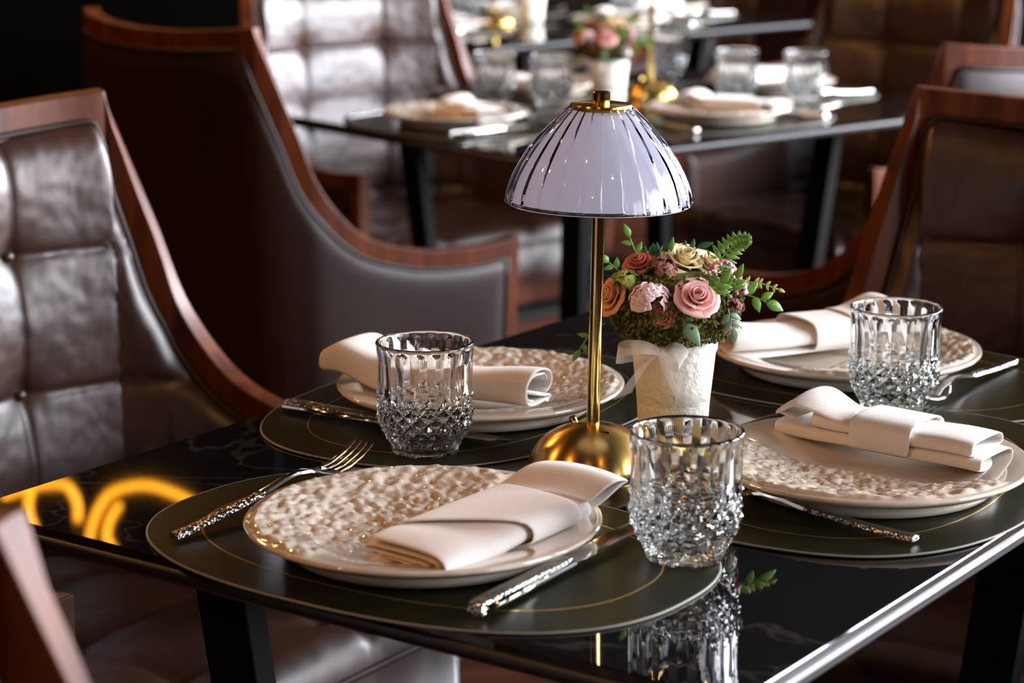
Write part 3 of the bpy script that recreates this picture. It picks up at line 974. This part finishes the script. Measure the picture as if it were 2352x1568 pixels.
    sprig('leaf_sprig', [(-0.010, 0.0, Z + 0.05), (-0.006, -0.004, Z + 0.068)], 3, 0.014, 0.005, M['leaf'], True, None)
    sprig('leaf_sprig', [(-0.045, -0.01, Z + 0.050), (-0.058, -0.014, Z + 0.062)], 4, 0.012, 0.006, M['leaf'], False, None)
    sprig('leaf_sprig', [(0.0, 0.0, Z + 0.064), (0.018, -0.004, Z + 0.072)], 3, 0.014, 0.0055, M['leaf_dark'], True, None)
    sprig('leaf_sprig', [(-0.03, 0.002, Z + 0.060), (-0.012, -0.002, Z + 0.070)], 4, 0.013, 0.007, M['leaf_dark'], True, None)
    sprig('leaf_sprig', [(0.05, -0.02, Z + 0.036), (0.064, -0.026, Z + 0.034), (0.074, -0.028, Z + 0.030)], 4, 0.017, 0.0088, M['leaf'], False, 'green leafy sprig hanging out at the right')
    sprig('leaf_sprig', [(0.05, -0.01, Z + 0.044), (0.070, -0.012, Z + 0.043), (0.086, -0.014, Z + 0.038)], 7, 0.007, 0.003, M['leaf_lime'], True, None)
    sprig('leaf_sprig', [(0.026, -0.045, Z + 0.040), (0.033, -0.046, Z + 0.050)], 3, 0.015, 0.007, M['leaf'], True, None)
    sprig('leaf_sprig', [(0.042, -0.036, Z + 0.040), (0.047, -0.038, Z + 0.052)], 3, 0.014, 0.006, M['leaf'], True, None)
    sprig('leaf_sprig', [(0.040, -0.044, Z + 0.028), (0.044, -0.046, Z + 0.012)], 3, 0.013, 0.006, M['leaf_pale'], True, None)
    sprig('leaf_sprig', [(-0.006, -0.045, Z + 0.028), (0.002, -0.053, Z + 0.018)], 2, 0.024, 0.012, M['leaf_pale'], False, 'grey green leaf lying over the moss')
    sprig('leaf_sprig', [(-0.058, 0.020, Z + 0.002), (-0.072, 0.022, Z - 0.010), (-0.080, 0.022, Z - 0.022)], 4, 0.013, 0.005, M['leaf'], False, 'thin leaf sprig trailing behind the lamp pole')
    # fern frond
    path = catmull([(0.026, 0.0, Z + 0.045), (0.040, -0.002, Z + 0.064), (0.052, -0.004, Z + 0.077), (0.062, -0.006, Z + 0.079)], 8)
    st = MB(); st.tube(path, 0.0006, 5); fo = st.build('fern_frond', M['leaf'], root); fo['label'] = 'small fern frond at the upper right'
    lf = MB()
    for i in range(2, len(path) - 1):
        p = Vector(path[i]); d = (Vector(path[i + 1]) - Vector(path[i - 1])).normalized(); side = d.cross(Vector((0, -1, 0))).normalized()
        t = i / len(path); ln = 0.016 * (1 - t) ** 0.7 + 0.002
        if i % 2 == 0: continue
        for sg in (1, -1): leaf_shape(lf, p, side * sg + d * 0.45, ln, 0.0042, 0.1, (0, -1, 0.2))
    solid(lf.build('fern_leaves', M['leaf'], fo), 0.0004)
    # organza ribbon: band, two loops, tails
    rb = MB()
    vs = []; fs = []; N = 60
    for k in range(N + 1):
        a = 2 * PI * k / N
        zz = H - 0.010 + 0.002 * math.sin(3 * a)
        for dz in (-0.004, 0.004): vs.append((0.0375 * math.cos(a), 0.0375 * math.sin(a), zz + dz))
    for k in range(N): fs.append((2 * k, 2 * k + 2, 2 * k + 3, 2 * k + 1))
    rb.add(vs, fs)
    rib = rb.build('ribbon', M['ribbon'], root); rib['label'] = 'sheer white organza ribbon round the rim'
    def strip(name, pts, wd, wdir):
        path = catmull(pts, 7); vs = []; fs = []
        for i, p in enumerate(path):
            t = i / (len(path) - 1)
            wv = wd if not callable(wd) else wd(t)
            dv = Vector(wdir) * wv / 2
            vs += [Vector(p) - dv, Vector(p), Vector(p) + dv]
        for i in range(len(path) - 1):
            a = 3 * i; fs += [(a, a + 3, a + 4, a + 1), (a + 1, a + 4, a + 5, a + 2)]
        o = mesh(name, vs, fs, M['ribbon'], rib)
        return o
    kx, ky, kz = -0.016, -0.041, H - 0.010
    strip('ribbon_loop', [(kx, ky, kz), (kx - 0.014, ky - 0.008, kz + 0.006), (kx - 0.032, ky - 0.004, kz + 0.004), (kx - 0.036, ky + 0.004, kz - 0.003), (kx - 0.024, ky + 0.006, kz - 0.004), (kx, ky + 0.001, kz)], lambda t: 0.005 + 0.010 * math.sin(PI * t), (0.12, 0.1, 1))
    strip('ribbon_loop', [(kx, ky, kz), (kx + 0.008, ky - 0.009, kz + 0.006), (kx + 0.018, ky - 0.010, kz - 0.001), (kx + 0.017, ky - 0.005, kz - 0.010), (kx + 0.010, ky - 0.001, kz - 0.010), (kx, ky, kz)], lambda t: 0.005 + 0.010 * math.sin(PI * t), (0.55, 0.2, 0.8))
    strip('ribbon_tail', [(kx, ky, kz), (kx - 0.014, ky + 0.004, kz - 0.014), (kx - 0.026, ky + 0.012, kz - 0.034), (kx - 0.030, ky + 0.016, kz - 0.042)], lambda t: 0.005 + 0.015 * t, (0.85, 0, 0.35))
    strip('ribbon_tail', [(kx, ky, kz), (kx + 0.006, ky - 0.002, kz - 0.014), (kx + 0.018, ky + 0.002, kz - 0.034), (kx + 0.034, ky + 0.010, kz - 0.048)], lambda t: 0.005 + 0.013 * t, (0.85, 0, 0.35))
    return root
flower0 = make_flowers()

# ------------------------------------------------------------------ armchair
def make_chair():
    root = empty('dining_armchair')
    # right half stations: top x,y,z ; bottom x,y
    arm = [(0.303, 0.435, 0.604, 0.298, 0.425), (0.308, 0.365, 0.599, 0.302, 0.355), (0.311, 0.285, 0.600, 0.304, 0.28), (0.311, 0.200, 0.612, 0.304, 0.20), (0.308, 0.110, 0.645, 0.300, 0.115),
           (0.298, 0.042, 0.720, 0.287, 0.048), (0.286, 0.008, 0.810, 0.270, 0.018), (0.273, -0.022, 0.890, 0.252, -0.004), (0.258, -0.050, 0.970, 0.230, -0.020)]
    back = [(0.258, -0.050, 0.970, 0.230, -0.020), (0.190, -0.080, 0.964, 0.170, -0.036), (0.100, -0.098, 0.958, 0.090, -0.048), (0.0, -0.104, 0.956, 0.0, -0.052)]
    A = catmull(arm, 8); B = catmull(back, 8)
    half = A + B[1:]
    full = half + [(-x, y, z, -bx, by) for x, y, z, bx, by in half[-2::-1]]
    # arc length along the middle of top and bottom plan curves
    U = [0.0]
    for p, q in zip(full, full[1:]):
        U.append(U[-1] + 0.5 * (math.hypot(q[0] - p[0], q[1] - p[1]) + math.hypot(q[3] - p[3], q[4] - p[4])))
    tot = U[-1]; U = [u - tot / 2 for u in U]
    uc = -U[len(A) - 1]                               # corner |u|
    ZB = 0.27
    def at(u):
        u = max(U[0], min(U[-1], u))
        lo, hi = 0, len(U) - 1
        while hi - lo > 1:
            mid = (lo + hi) // 2
            if U[mid] <= u: lo = mid
            else: hi = mid
        t = (u - U[lo]) / (U[hi] - U[lo])
        return [lerp(a, b_, t) for a, b_ in zip(full[lo], full[hi])]
    def nrm(u):
        p = at(u - 0.012); q = at(u + 0.012)
        tx, ty = (q[0] + q[3] - p[0] - p[3]), (q[1] + q[4] - p[1] - p[4])
        l = math.hypot(tx, ty) or 1
        # path runs from right tip over the back to the left tip -> outward normal
        n = (-ty / l, tx / l)
        return (-n[0], -n[1]) if (n[0] * at(u)[0] + n[1] * (at(u)[1] - 0.25)) < 0 else n
    def pos(u, z, off):
        x, y, zt, bx, by = at(u)
        t = (z - ZB) / (zt - ZB)
        n = nrm(u)
        return Vector((lerp(bx, x, t) + n[0] * off, lerp(by, y, t) + n[1] * off, z))
    def zt(u): return at(u)[2]
    def zin(u, wd):                                   # rail curve offset inward by wd
        m_ = 9
        for k in range(-14, 15):
            du = wd * k / 14
            if abs(u + du) > -U[0]: continue
            m_ = min(m_, zt(u + du) - math.sqrt(max(0, wd * wd - du * du)))
        return m_
    TH = 0.028
    us = []
    n_u = 150
    us = [U[0] + (U[-1] - U[0]) * i / n_u for i in range(n_u + 1)]
    us += [-uc, uc]; us = sorted(set(us))
    rows = 10
    vs = []; fs = []
    def prof_frame(u):
        out = []
        z1 = zt(u); 
        for j in range(rows + 1): out.append(pos(u, lerp(ZB, z1, j / rows), 0.0))
        for j in range(rows + 1): out.append(pos(u, lerp(z1, ZB, j / rows), -TH))
        return out
    np_ = 2 * (rows + 1)
    for u in us: vs += prof_frame(u)
    for i in range(len(us) - 1):
        for k in range(np_):
            k2 = (k + 1) % np_; fs.append((i * np_ + k, (i + 1) * np_ + k, (i + 1) * np_ + k2, i * np_ + k2))
    fs.append(tuple(range(np_))); fs.append(tuple((len(us) - 1) * np_ + k for k in range(np_))[::-1])
    fr = mesh('wooden_frame', vs, fs, M['wood'], root); smooth_by_angle(fr, 32); bevel(fr, 0.004, 3, 50)
    W_ = 0.031
    UE = -U[0] - W_
    def panel(name, u0, u1, off0, sgn, m_, parent, nu, nz, tuft=None, puff=0.008, zlo=ZB + 0.03):
        vs = []; fs = []
        for i in range(nu + 1):
            u = lerp(u0, u1, i / nu)
            ztop = zin(u, W_)
            for j in range(nz + 1):
                z = lerp(zlo, ztop, j / nz)
                dedge = min(UE - abs(u), (ztop - z), (z - zlo) + 0.006)
                d = puff * (1 - math.exp(-max(0, dedge) / 0.010))
                if tuft: d += tuft(u, z, dedge)
                vs.append(pos(u, z, off0 + sgn * (d + 0.0008)))
        for i in range(nu):
            for j in range(nz):
                a = i * (nz + 1) + j
                fs.append((a, a + 1, a + nz + 2, a + nz + 1) if sgn < 0 else (a, a + nz + 1, a + nz + 2, a + 1))
        return mesh(name, vs, fs, m_, parent)
    panel('outer_panel', -UE, UE, 0.0, 1, M['leather_plain'], root, 150, 26, None, 0.007)['label'] = 'plain leather panel on the outside'
    def pipe(name, off, parent, zlo, uu=UE):
        pts = [pos(-uu, zlo, off)]
        n = 140
        for j in range(1, 8): pts.append(pos(-uu, lerp(zlo, zin(-uu, W_), j / 8), off))
        for i in range(n + 1):
            u = lerp(-uu, uu, i / n); pts.append(pos(u, zin(u, W_), off))
        for j in range(7, -1, -1): pts.append(pos(uu, lerp(zlo, zin(uu, W_), j / 8), off))
        t = MB(); t.tube(pts, 0.0036, 6); return t.build(name, M['leather_plain'], parent)
    pipe('piping', 0.003, root, ZB + 0.03)
    ub = max(u for u in us if zt(u) >= 0.655)
    sx = 0.215; sz = 0.158; z0 = 0.478
    def tuft(u, z, de):
        du = min(abs(u - sx / 2), abs(u + sx / 2)); 
        vz = (z - z0) / sz; dz = abs(vz - round(vz)) * sz
        pillow = 0.010 * (1 - math.exp(-de / 0.03))
        seam = 0.0045 * math.exp(-du / 0.0035) + 0.0045 * math.exp(-dz / 0.0035)
        seam += 0.005 * math.exp(-du / 0.035) + 0.005 * math.exp(-dz / 0.035)
        pit = 0.016 * math.exp(-math.hypot(du, dz) / 0.026)
        wr = 0.0008 * noise.noise(Vector((u * 40, z * 40, 2))) + 0.0007 * noise.noise(Vector((u * 90, z * 70, 7)))
        return (pillow - seam - pit + wr) * smoothstep(ub, ub - 0.05, abs(u))
    bk = panel('tufted_backrest', -ub, ub, -TH, -1, M['leather'], root, 170, 120, tuft, 0.018, 0.40); bk['label'] = 'button-tufted leather inner back'
    for su in (-1, 1):
        for k in (0, 1, 2):
            z = z0 + sz * k
            if z > 0.86: continue
            p = pos(su * sx / 2, z, -TH - 0.004)
            t = MB(); icoball(t, p, 0.008, 12, 8, 0.9); t.build('button', M['leather'], bk)
    pipe('inner_piping', -TH - 0.004, root, 0.42)
    for sg in (-1, 1):
        a_, b_ = (-UE, -ub) if sg < 0 else (ub, UE)
        panel('arm_pad', a_, b_, -TH, -1, M['leather'], root, 60, 120, None, 0.018, 0.40)
    # seat cushion
    vs = []; fs = []; nx, ny = 56, 60
    def seat_pt(s, t_, zz): 
        y = lerp(0.01, 0.472, t_); hwid = lerp(0.205, 0.245, smoothstep(0, 0.5, t_)); return (s * hwid, y, zz)
    for j in range(ny + 1):
        t_ = j / ny
        for i in range(nx + 1):
            s = i / nx * 2 - 1
            ex = min((1 - abs(s)) * 0.24, (1 - t_) * 0.50, t_ * 0.5 + 0.02)
            rise = 0.045 * (1 - (1 - min(1, ex / 0.05)) ** 2) ** 0.5 if ex < 0.05 else 0.045
            x = s * 0.24
            du = min(abs(x - 0.105), abs(x + 0.105)); yy = t_ * 0.5; vy = (yy - 0.10) / 0.16; dy = abs(vy - round(vy)) * 0.16
            seam = 0.006 * math.exp(-du / 0.005) + 0.006 * math.exp(-dy / 0.005) + 0.005 * math.exp(-du / 0.03) + 0.005 * math.exp(-dy / 0.03) + 0.010 * math.exp(-math.hypot(du, dy) / 0.018)
            z = 0.425 + rise - seam + 0.0015 * noise.noise(Vector((x * 40, yy * 40, 0)))
            vs.append(seat_pt(s, t_, z))
    for j in range(ny):
        for i in range(nx):
            a = j * (nx + 1) + i; fs.append((a, a + 1, a + nx + 2, a + nx + 1))
    ring_ = [i for i in range(nx + 1)] + [j * (nx + 1) + nx for j in range(1, ny + 1)] + [ny * (nx + 1) + i for i in range(nx - 1, -1, -1)] + [j * (nx + 1) for j in range(ny - 1, 0, -1)]
    st = len(vs)
    for r_ in ring_: vs.append((vs[r_][0], vs[r_][1], 0.345))
    for k in range(len(ring_)):
        k2 = (k + 1) % len(ring_); fs.append((ring_[k], st + k, st + k2, ring_[k2]))
    fs.append(tuple(st + k for k in range(len(ring_))))
    mesh('seat', vs, fs, M['leather'], root)
    t = MB(); t.tube([vs[r_] [:2] + (0.424,) for r_ in ring_] + [vs[ring_[0]][:2] + (0.424,)], 0.004, 6, False); t.build('seat_piping', M['leather_plain'], root)
    t = MB(); t.box((0, 0.215, 0.315), (0.50, 0.41, 0.058)); bevel(t.build('seat_rail', M['wood'], root, False), 0.004, 2)
    for sx_, y0, y1 in ((-1, 0.40, 0.42), (1, 0.40, 0.42), (-1, 0.03, -0.04), (1, 0.03, -0.04)):
        x0 = sx_ * (0.278 if y0 > 0.2 else 0.225); x1 = x0 * 1.02; h0, h1 = 0.021, 0.013
        v = []
        for (x, y, z, h) in ((x1, y1, 0.0, h1), (x0, y0, 0.30, h0)): v += [(x - h, y - h, z), (x + h, y - h, z), (x + h, y + h, z), (x - h, y + h, z)]
        bevel(mesh('leg', v, [(3, 2, 1, 0), (4, 5, 6, 7), (0, 1, 5, 4), (1, 2, 6, 5), (2, 3, 7, 6), (3, 0, 4, 7)], M['wood'], root, False), 0.003, 2)
    return root
chair0 = make_chair()
def heading(dx, dy): return math.atan2(-dx, dy)       # rotation that turns local +Y onto (dx,dy)
_used = []
def place(src, loc, rz, label, cat, group=None, tilt=None):
    if src not in _used:
        _used.append(src); o = src; o.location = loc; o.rotation_euler = (0, 0, rz); tag(o, label, cat, group)
    else: o = dup(src, loc, rz, label, cat, group)
    if tilt: o.rotation_euler = (tilt[0], tilt[1], rz)
    return o
a1 = (math.cos(R(T1A)), math.sin(R(T1A))); b1 = (-a1[1], a1[0])
a2 = (math.cos(R(T2A)), math.sin(R(T2A))); b2 = (-a2[1], a2[0])
G = 'leather armchairs round the tables'
def chair(bx, by, dx, dy, label):
    """(bx,by): middle of the back's top rail, which sits 0.078 behind the origin"""
    l = math.hypot(dx, dy); dx /= l; dy /= l
    return place(chair0, (bx + dx * 0.078, by + dy * 0.078, 0), heading(dx, dy), label, 'armchair', G)
chair(-0.648, 2.40, a1[0], a1[1], 'brown leather armchair at the left whose bright button-tufted back faces the foreground table')
chair(-0.575, 3.56, b2[0], b2[1], 'brown leather armchair seen from behind, plain back and right arm, left of the lamp')
chair(0.70, 2.50, -b1[0], -b1[1], 'shadowed brown leather armchair at the right edge, behind the far right plate')
chair(-0.402, 1.118, 0.80, 0.60, 'armchair cropped at the lower left corner, back turned to the camera')
chair(0.82, 3.27, -a2[0], -a2[1], 'armchair with a red brown wooden arm sweeping down behind the flower pot')
chair(-0.39, 4.92, a2[0], a2[1], 'tall tufted armchair with a grey sheen behind the seen-from-behind chair, left of the middle table')
chair(0.92, 4.95, -b2[0], -b2[1], 'dark tufted armchair beyond the right end of the middle table')
chair(-0.44, 6.85, a2[0], a2[1], 'armchair on the left side of the farthest table, pale sheen at the top edge')
chair(0.85, 6.9, -b2[0], -b2[1], 'armchair beyond the right end of the farthest table')

# ------------------------------------------------------------------ foreground settings
def setting(f, org, deg):
    c, s = math.cos(R(deg)), math.sin(R(deg))
    return lambda x, y, z=MATZ: f(org[0] + c * x - s * y, org[1] + s * x + c * y, z)
def mat_at(f, ang, x, y, deg, label):
    return place(mat0, f(x, y, TOPZ), R(ang + deg), label, 'placemat', 'oval green placemats')
GP = 'textured ivory dinner plates'; GM = 'oval green placemats'; GG = 'cut crystal tumblers'; GK = 'hammered table knives'; GF = 'hammered table forks'; GN = 'folded cream napkins'
mat_at(T1, T1A, 0.351, 0.135, 0.6, 'dark green oval placemat nearest the camera, overhanging the front table edge')
mat_at(T1, T1A, 0.139, 0.488, 90 + 2.6, 'dark green oval placemat at the left side under the rolled napkin setting')
mat_at(T1, T1A, 0.534, 0.487, 90 + 8, 'dark green oval placemat along the right table edge, under the fork').location.z += 0.0004
mat_at(T1, T1A, 0.372, 0.795, 0, 'dark green oval placemat at the far end of the foreground table')
def plate_at(f, ang, x, y, deg, label, z=MATZ):
    return place(plate0, f(x, y, z + 0.0006), R(ang + deg), label, 'plate', GP)
plate_at(T1, T1A, 0.354, 0.128, 0, 'large textured ivory plate nearest the camera, napkin on its right half')
plate_at(T1, T1A, 0.150, 0.482, -90, 'textured ivory plate behind the left tumbler, holding a rolled napkin')
pr_ = plate_at(T1, T1A, 0.547, 0.458, 90, 'ivory plate at the right edge with a stepped long napkin')
for k_ in kids(pr_): bpy.data.objects.remove(k_)
plate_at(T1, T1A, 0.356, 0.800, 180, 'ivory plate farthest back on the foreground table, behind the right tumbler')
NZ = MATZ + 0.0006 + 0.0088
def nap(src, f, ang, x, y, deg, z, label, tilt=None):
    return place(src, f(x, y, z), R(ang + deg), label, 'napkin', GN, tilt)
nap(nap_flat, T1, T1A, 0.413, 0.135, -5.5, NZ + 0.0075, 'folded cream napkin on the nearest plate, layered end towards the camera', (R(2.5), 0))
nap(nap_roll, T1, T1A, 0.132, 0.443, 99, NZ + 0.009, 'cream napkin with a curled open roll end on the left plate')
nap(nap_long, T1, T1A, 0.541, 0.513, 85, NZ + 0.009, 'long stepped cream napkin lying across the right plate')
nap(nap_roll, T1, T1A, 0.318, 0.796, -30, NZ + 0.009, 'cream napkin on the farthest plate, arched behind the right tumbler')
GZ = MATZ + 0.0004
def tumbler(f, ang, x, y, label, deg=0, z=GZ):
    return place(glass0, f(x, y, z), R(ang + deg), label, 'drinking glass', GG)
tumbler(T1, T1A, 0.5226, 0.2166, 'cut crystal tumbler nearest the camera, at the front centre of the table', 35)
tumbler(T1, T1A, 0.1995, 0.334, 'cut crystal tumbler left of the brass lamp, in front of the rolled napkin', 30)
tumbler(T1, T1A, 0.4616, 0.686, 'cut crystal tumbler at the right, behind the long napkin', 40)
def cut(src, f, ang, x, y, deg, label, cat, g, z=MATZ + 0.0003, tilt=None):
    return place(src, f(x, y, z), R(ang + deg), label, cat, g, tilt)
cut(fork0, T1, T1A, 0.203, 0.134, -2.5, 'fork with its handle at the left of the nearest plate, tines showing behind it', 'fork', GF, MATZ + 0.0072, (R(4), 0))
cut(knife0, T1, T1A, 0.470, 0.142, 2.5, 'knife lying right of the nearest plate, bright hammered handle', 'knife', GK)
cut(knife0, T1, T1A, 0.133, 0.372, -90 + 3.0, 'dark reflecting knife before the left plate, passing behind the left tumbler', 'knife', GK)
cut(fork0, T1, T1A, 0.543, 0.345, 90 - 5.0, 'fork in front of the right plate, handle end pointing to the lower right', 'fork', GF)
cut(fork0, T1, T1A, 0.482, 0.800, 180 - 2, 'fork at the right of the farthest plate, behind the right tumbler', 'fork', GF)
# lamp and flowers
place(lamp0, T1(0.3365, 0.3806, TOPZ + 0.0002), 0.0, 'brass table lamp with ribbed glass mushroom shade, centre of the foreground table', 'table lamp', None, (0, R(0.9)))
place(flower0, T1(0.3412, 0.5017, TOPZ + 0.0002), R(2), 'white flower pot with pink and cream artificial bouquet, right of the lamp pole', 'flower pot')

# ------------------------------------------------------------------ middle table
def second(f, ang, W, L, tag_, skip=()):
    w_ = ' on the ' + tag_
    for (x, y, d, dn) in ((W - 0.426, 0.150, 0, 'near left side'), (W - 0.165, 0.565, 90, 'near right side'), (0.155, 0.57, -90, 'far left side'), (W / 2, L - 0.15, 180, 'far right side')):
        mat_at(f, ang, x, y, d, 'green oval placemat at the ' + dn + w_.replace(' on', ' of'))
        ca, sa = math.cos(R(d)), math.sin(R(d))
        px, py = x - sa * 0.012, y + ca * 0.012
        plate_at(f, ang, px, py, d, 'ivory plate at the ' + dn + w_.replace(' on', ' of'))
        nx_, ny_ = px + ca * 0.045, py + sa * 0.045
        nap(nap_long if d in (0, 180) else nap_flat, f, ang, nx_, ny_, d + (75 if d == 0 else 20 if d == 90 else 0), NZ + 0.004, 'folded napkin on the plate at the ' + dn + w_.replace(' on', ' of'))
        kx, ky = x + ca * 0.145, y + sa * 0.145
        cut(knife0, f, ang, kx, ky, d, 'knife beside the plate at the ' + dn + w_.replace(' on', ' of'), 'knife', GK)
        kx, ky = x - ca * 0.165, y - sa * 0.165
        cut(fork0, f, ang, kx, ky, d, 'fork beside the plate at the ' + dn + w_.replace(' on', ' of'), 'fork', GF)
second(T2, T2A, 0.86, 1.12, 'middle table')
second(T3, T2A, 0.86, 1.12, 'farthest table')
tumbler(T2, T2A, 0.226, 0.418, 'blurred tumbler standing farthest left on the middle table', 0)
tumbler(T2, T2A, 0.34, 0.465, 'blurred tumbler just left of the shade on the middle table', 10)
tumbler(T2, T2A, 0.494, 0.80, 'blurred tumbler on the right of the middle table behind a napkin', 20)
tumbler(T2, T2A, 0.13, 0.96, 'blurred tumbler behind the pole of the middle table lamp', 5)
tumbler(T2, T2A, 0.60, 0.88, 'blurred tumbler at the far right of the middle table', 5)
dup(lamp0, T2(0.36, 0.70, TOPZ + 0.0002), 0.3, 'brass lamp on the middle table, only its pole and foot in view', 'table lamp').rotation_euler = (0, 0, 0.3)
dup(flower0, T2(0.405, 0.55, TOPZ + 0.0002), R(-20), 'blurred white flower pot with pink bouquet on the middle table', 'flower pot')
tumbler(T3, T2A, 0.20, 0.40, 'blurred tumbler farthest left on the farthest table', 0)
tumbler(T3, T2A, 0.30, 0.35, 'blurred tumbler beside the lamp foot on the farthest table', 0)
tumbler(T3, T2A, 0.52, 0.74, 'blurred tumbler right of the pot on the farthest table', 0)
dup(lamp0, T3(0.42, 0.36, TOPZ + 0.0002), 0.3, 'brass lamp foot on the farthest table', 'table lamp').rotation_euler = (0, 0, 0.3)
dup(flower0, T3(0.44, 0.47, TOPZ + 0.0002), R(-20), 'white flower pot on the farthest table, cut by the top edge', 'flower pot')

# ------------------------------------------------------------------ neon sign high on the partition wall
sign = empty('neon_sign', (-1.0, 5.46, 1.9), 0, 'orange neon lettering high on the black partition, seen mirrored in the table top', 'neon sign')
for st_ in ([(-1.294, 1.894), (-1.244, 1.876), (-1.193, 1.863), (-1.138, 1.862), (-1.116, 1.883), (-1.104, 1.917), (-1.106, 1.958)],
            [(-1.219, 1.871), (-1.228, 1.906), (-1.229, 1.94), (-1.216, 1.981)],
            [(-1.078, 2.01), (-1.069, 1.969), (-1.051, 1.926), (-1.021, 1.887), (-0.973, 1.868), (-0.923, 1.865), (-0.874, 1.879), (-0.825, 1.903), (-0.793, 1.934)],
            [(-0.997, 1.915), (-1.019, 1.946), (-1.032, 1.981), (-1.033, 2.01), (-1.016, 2.035)]):
    t = MB(); t.tube(catmull([(x + 1.0, 0.0, z - 1.9) for x, z in st_], 8), 0.0105, 10); t.build('neon_tube', M['neon'], sign)
for x, z in ((-1.19, 1.87), (-1.229, 1.94), (-1.05, 1.93), (-0.92, 1.865), (-1.03, 1.98)):
    t = MB(); t.tube([(x + 1.0, 0.0, z - 1.9), (x + 1.0, 0.04, z - 1.9)], 0.004, 6); t.build('standoff', M['black'], sign)
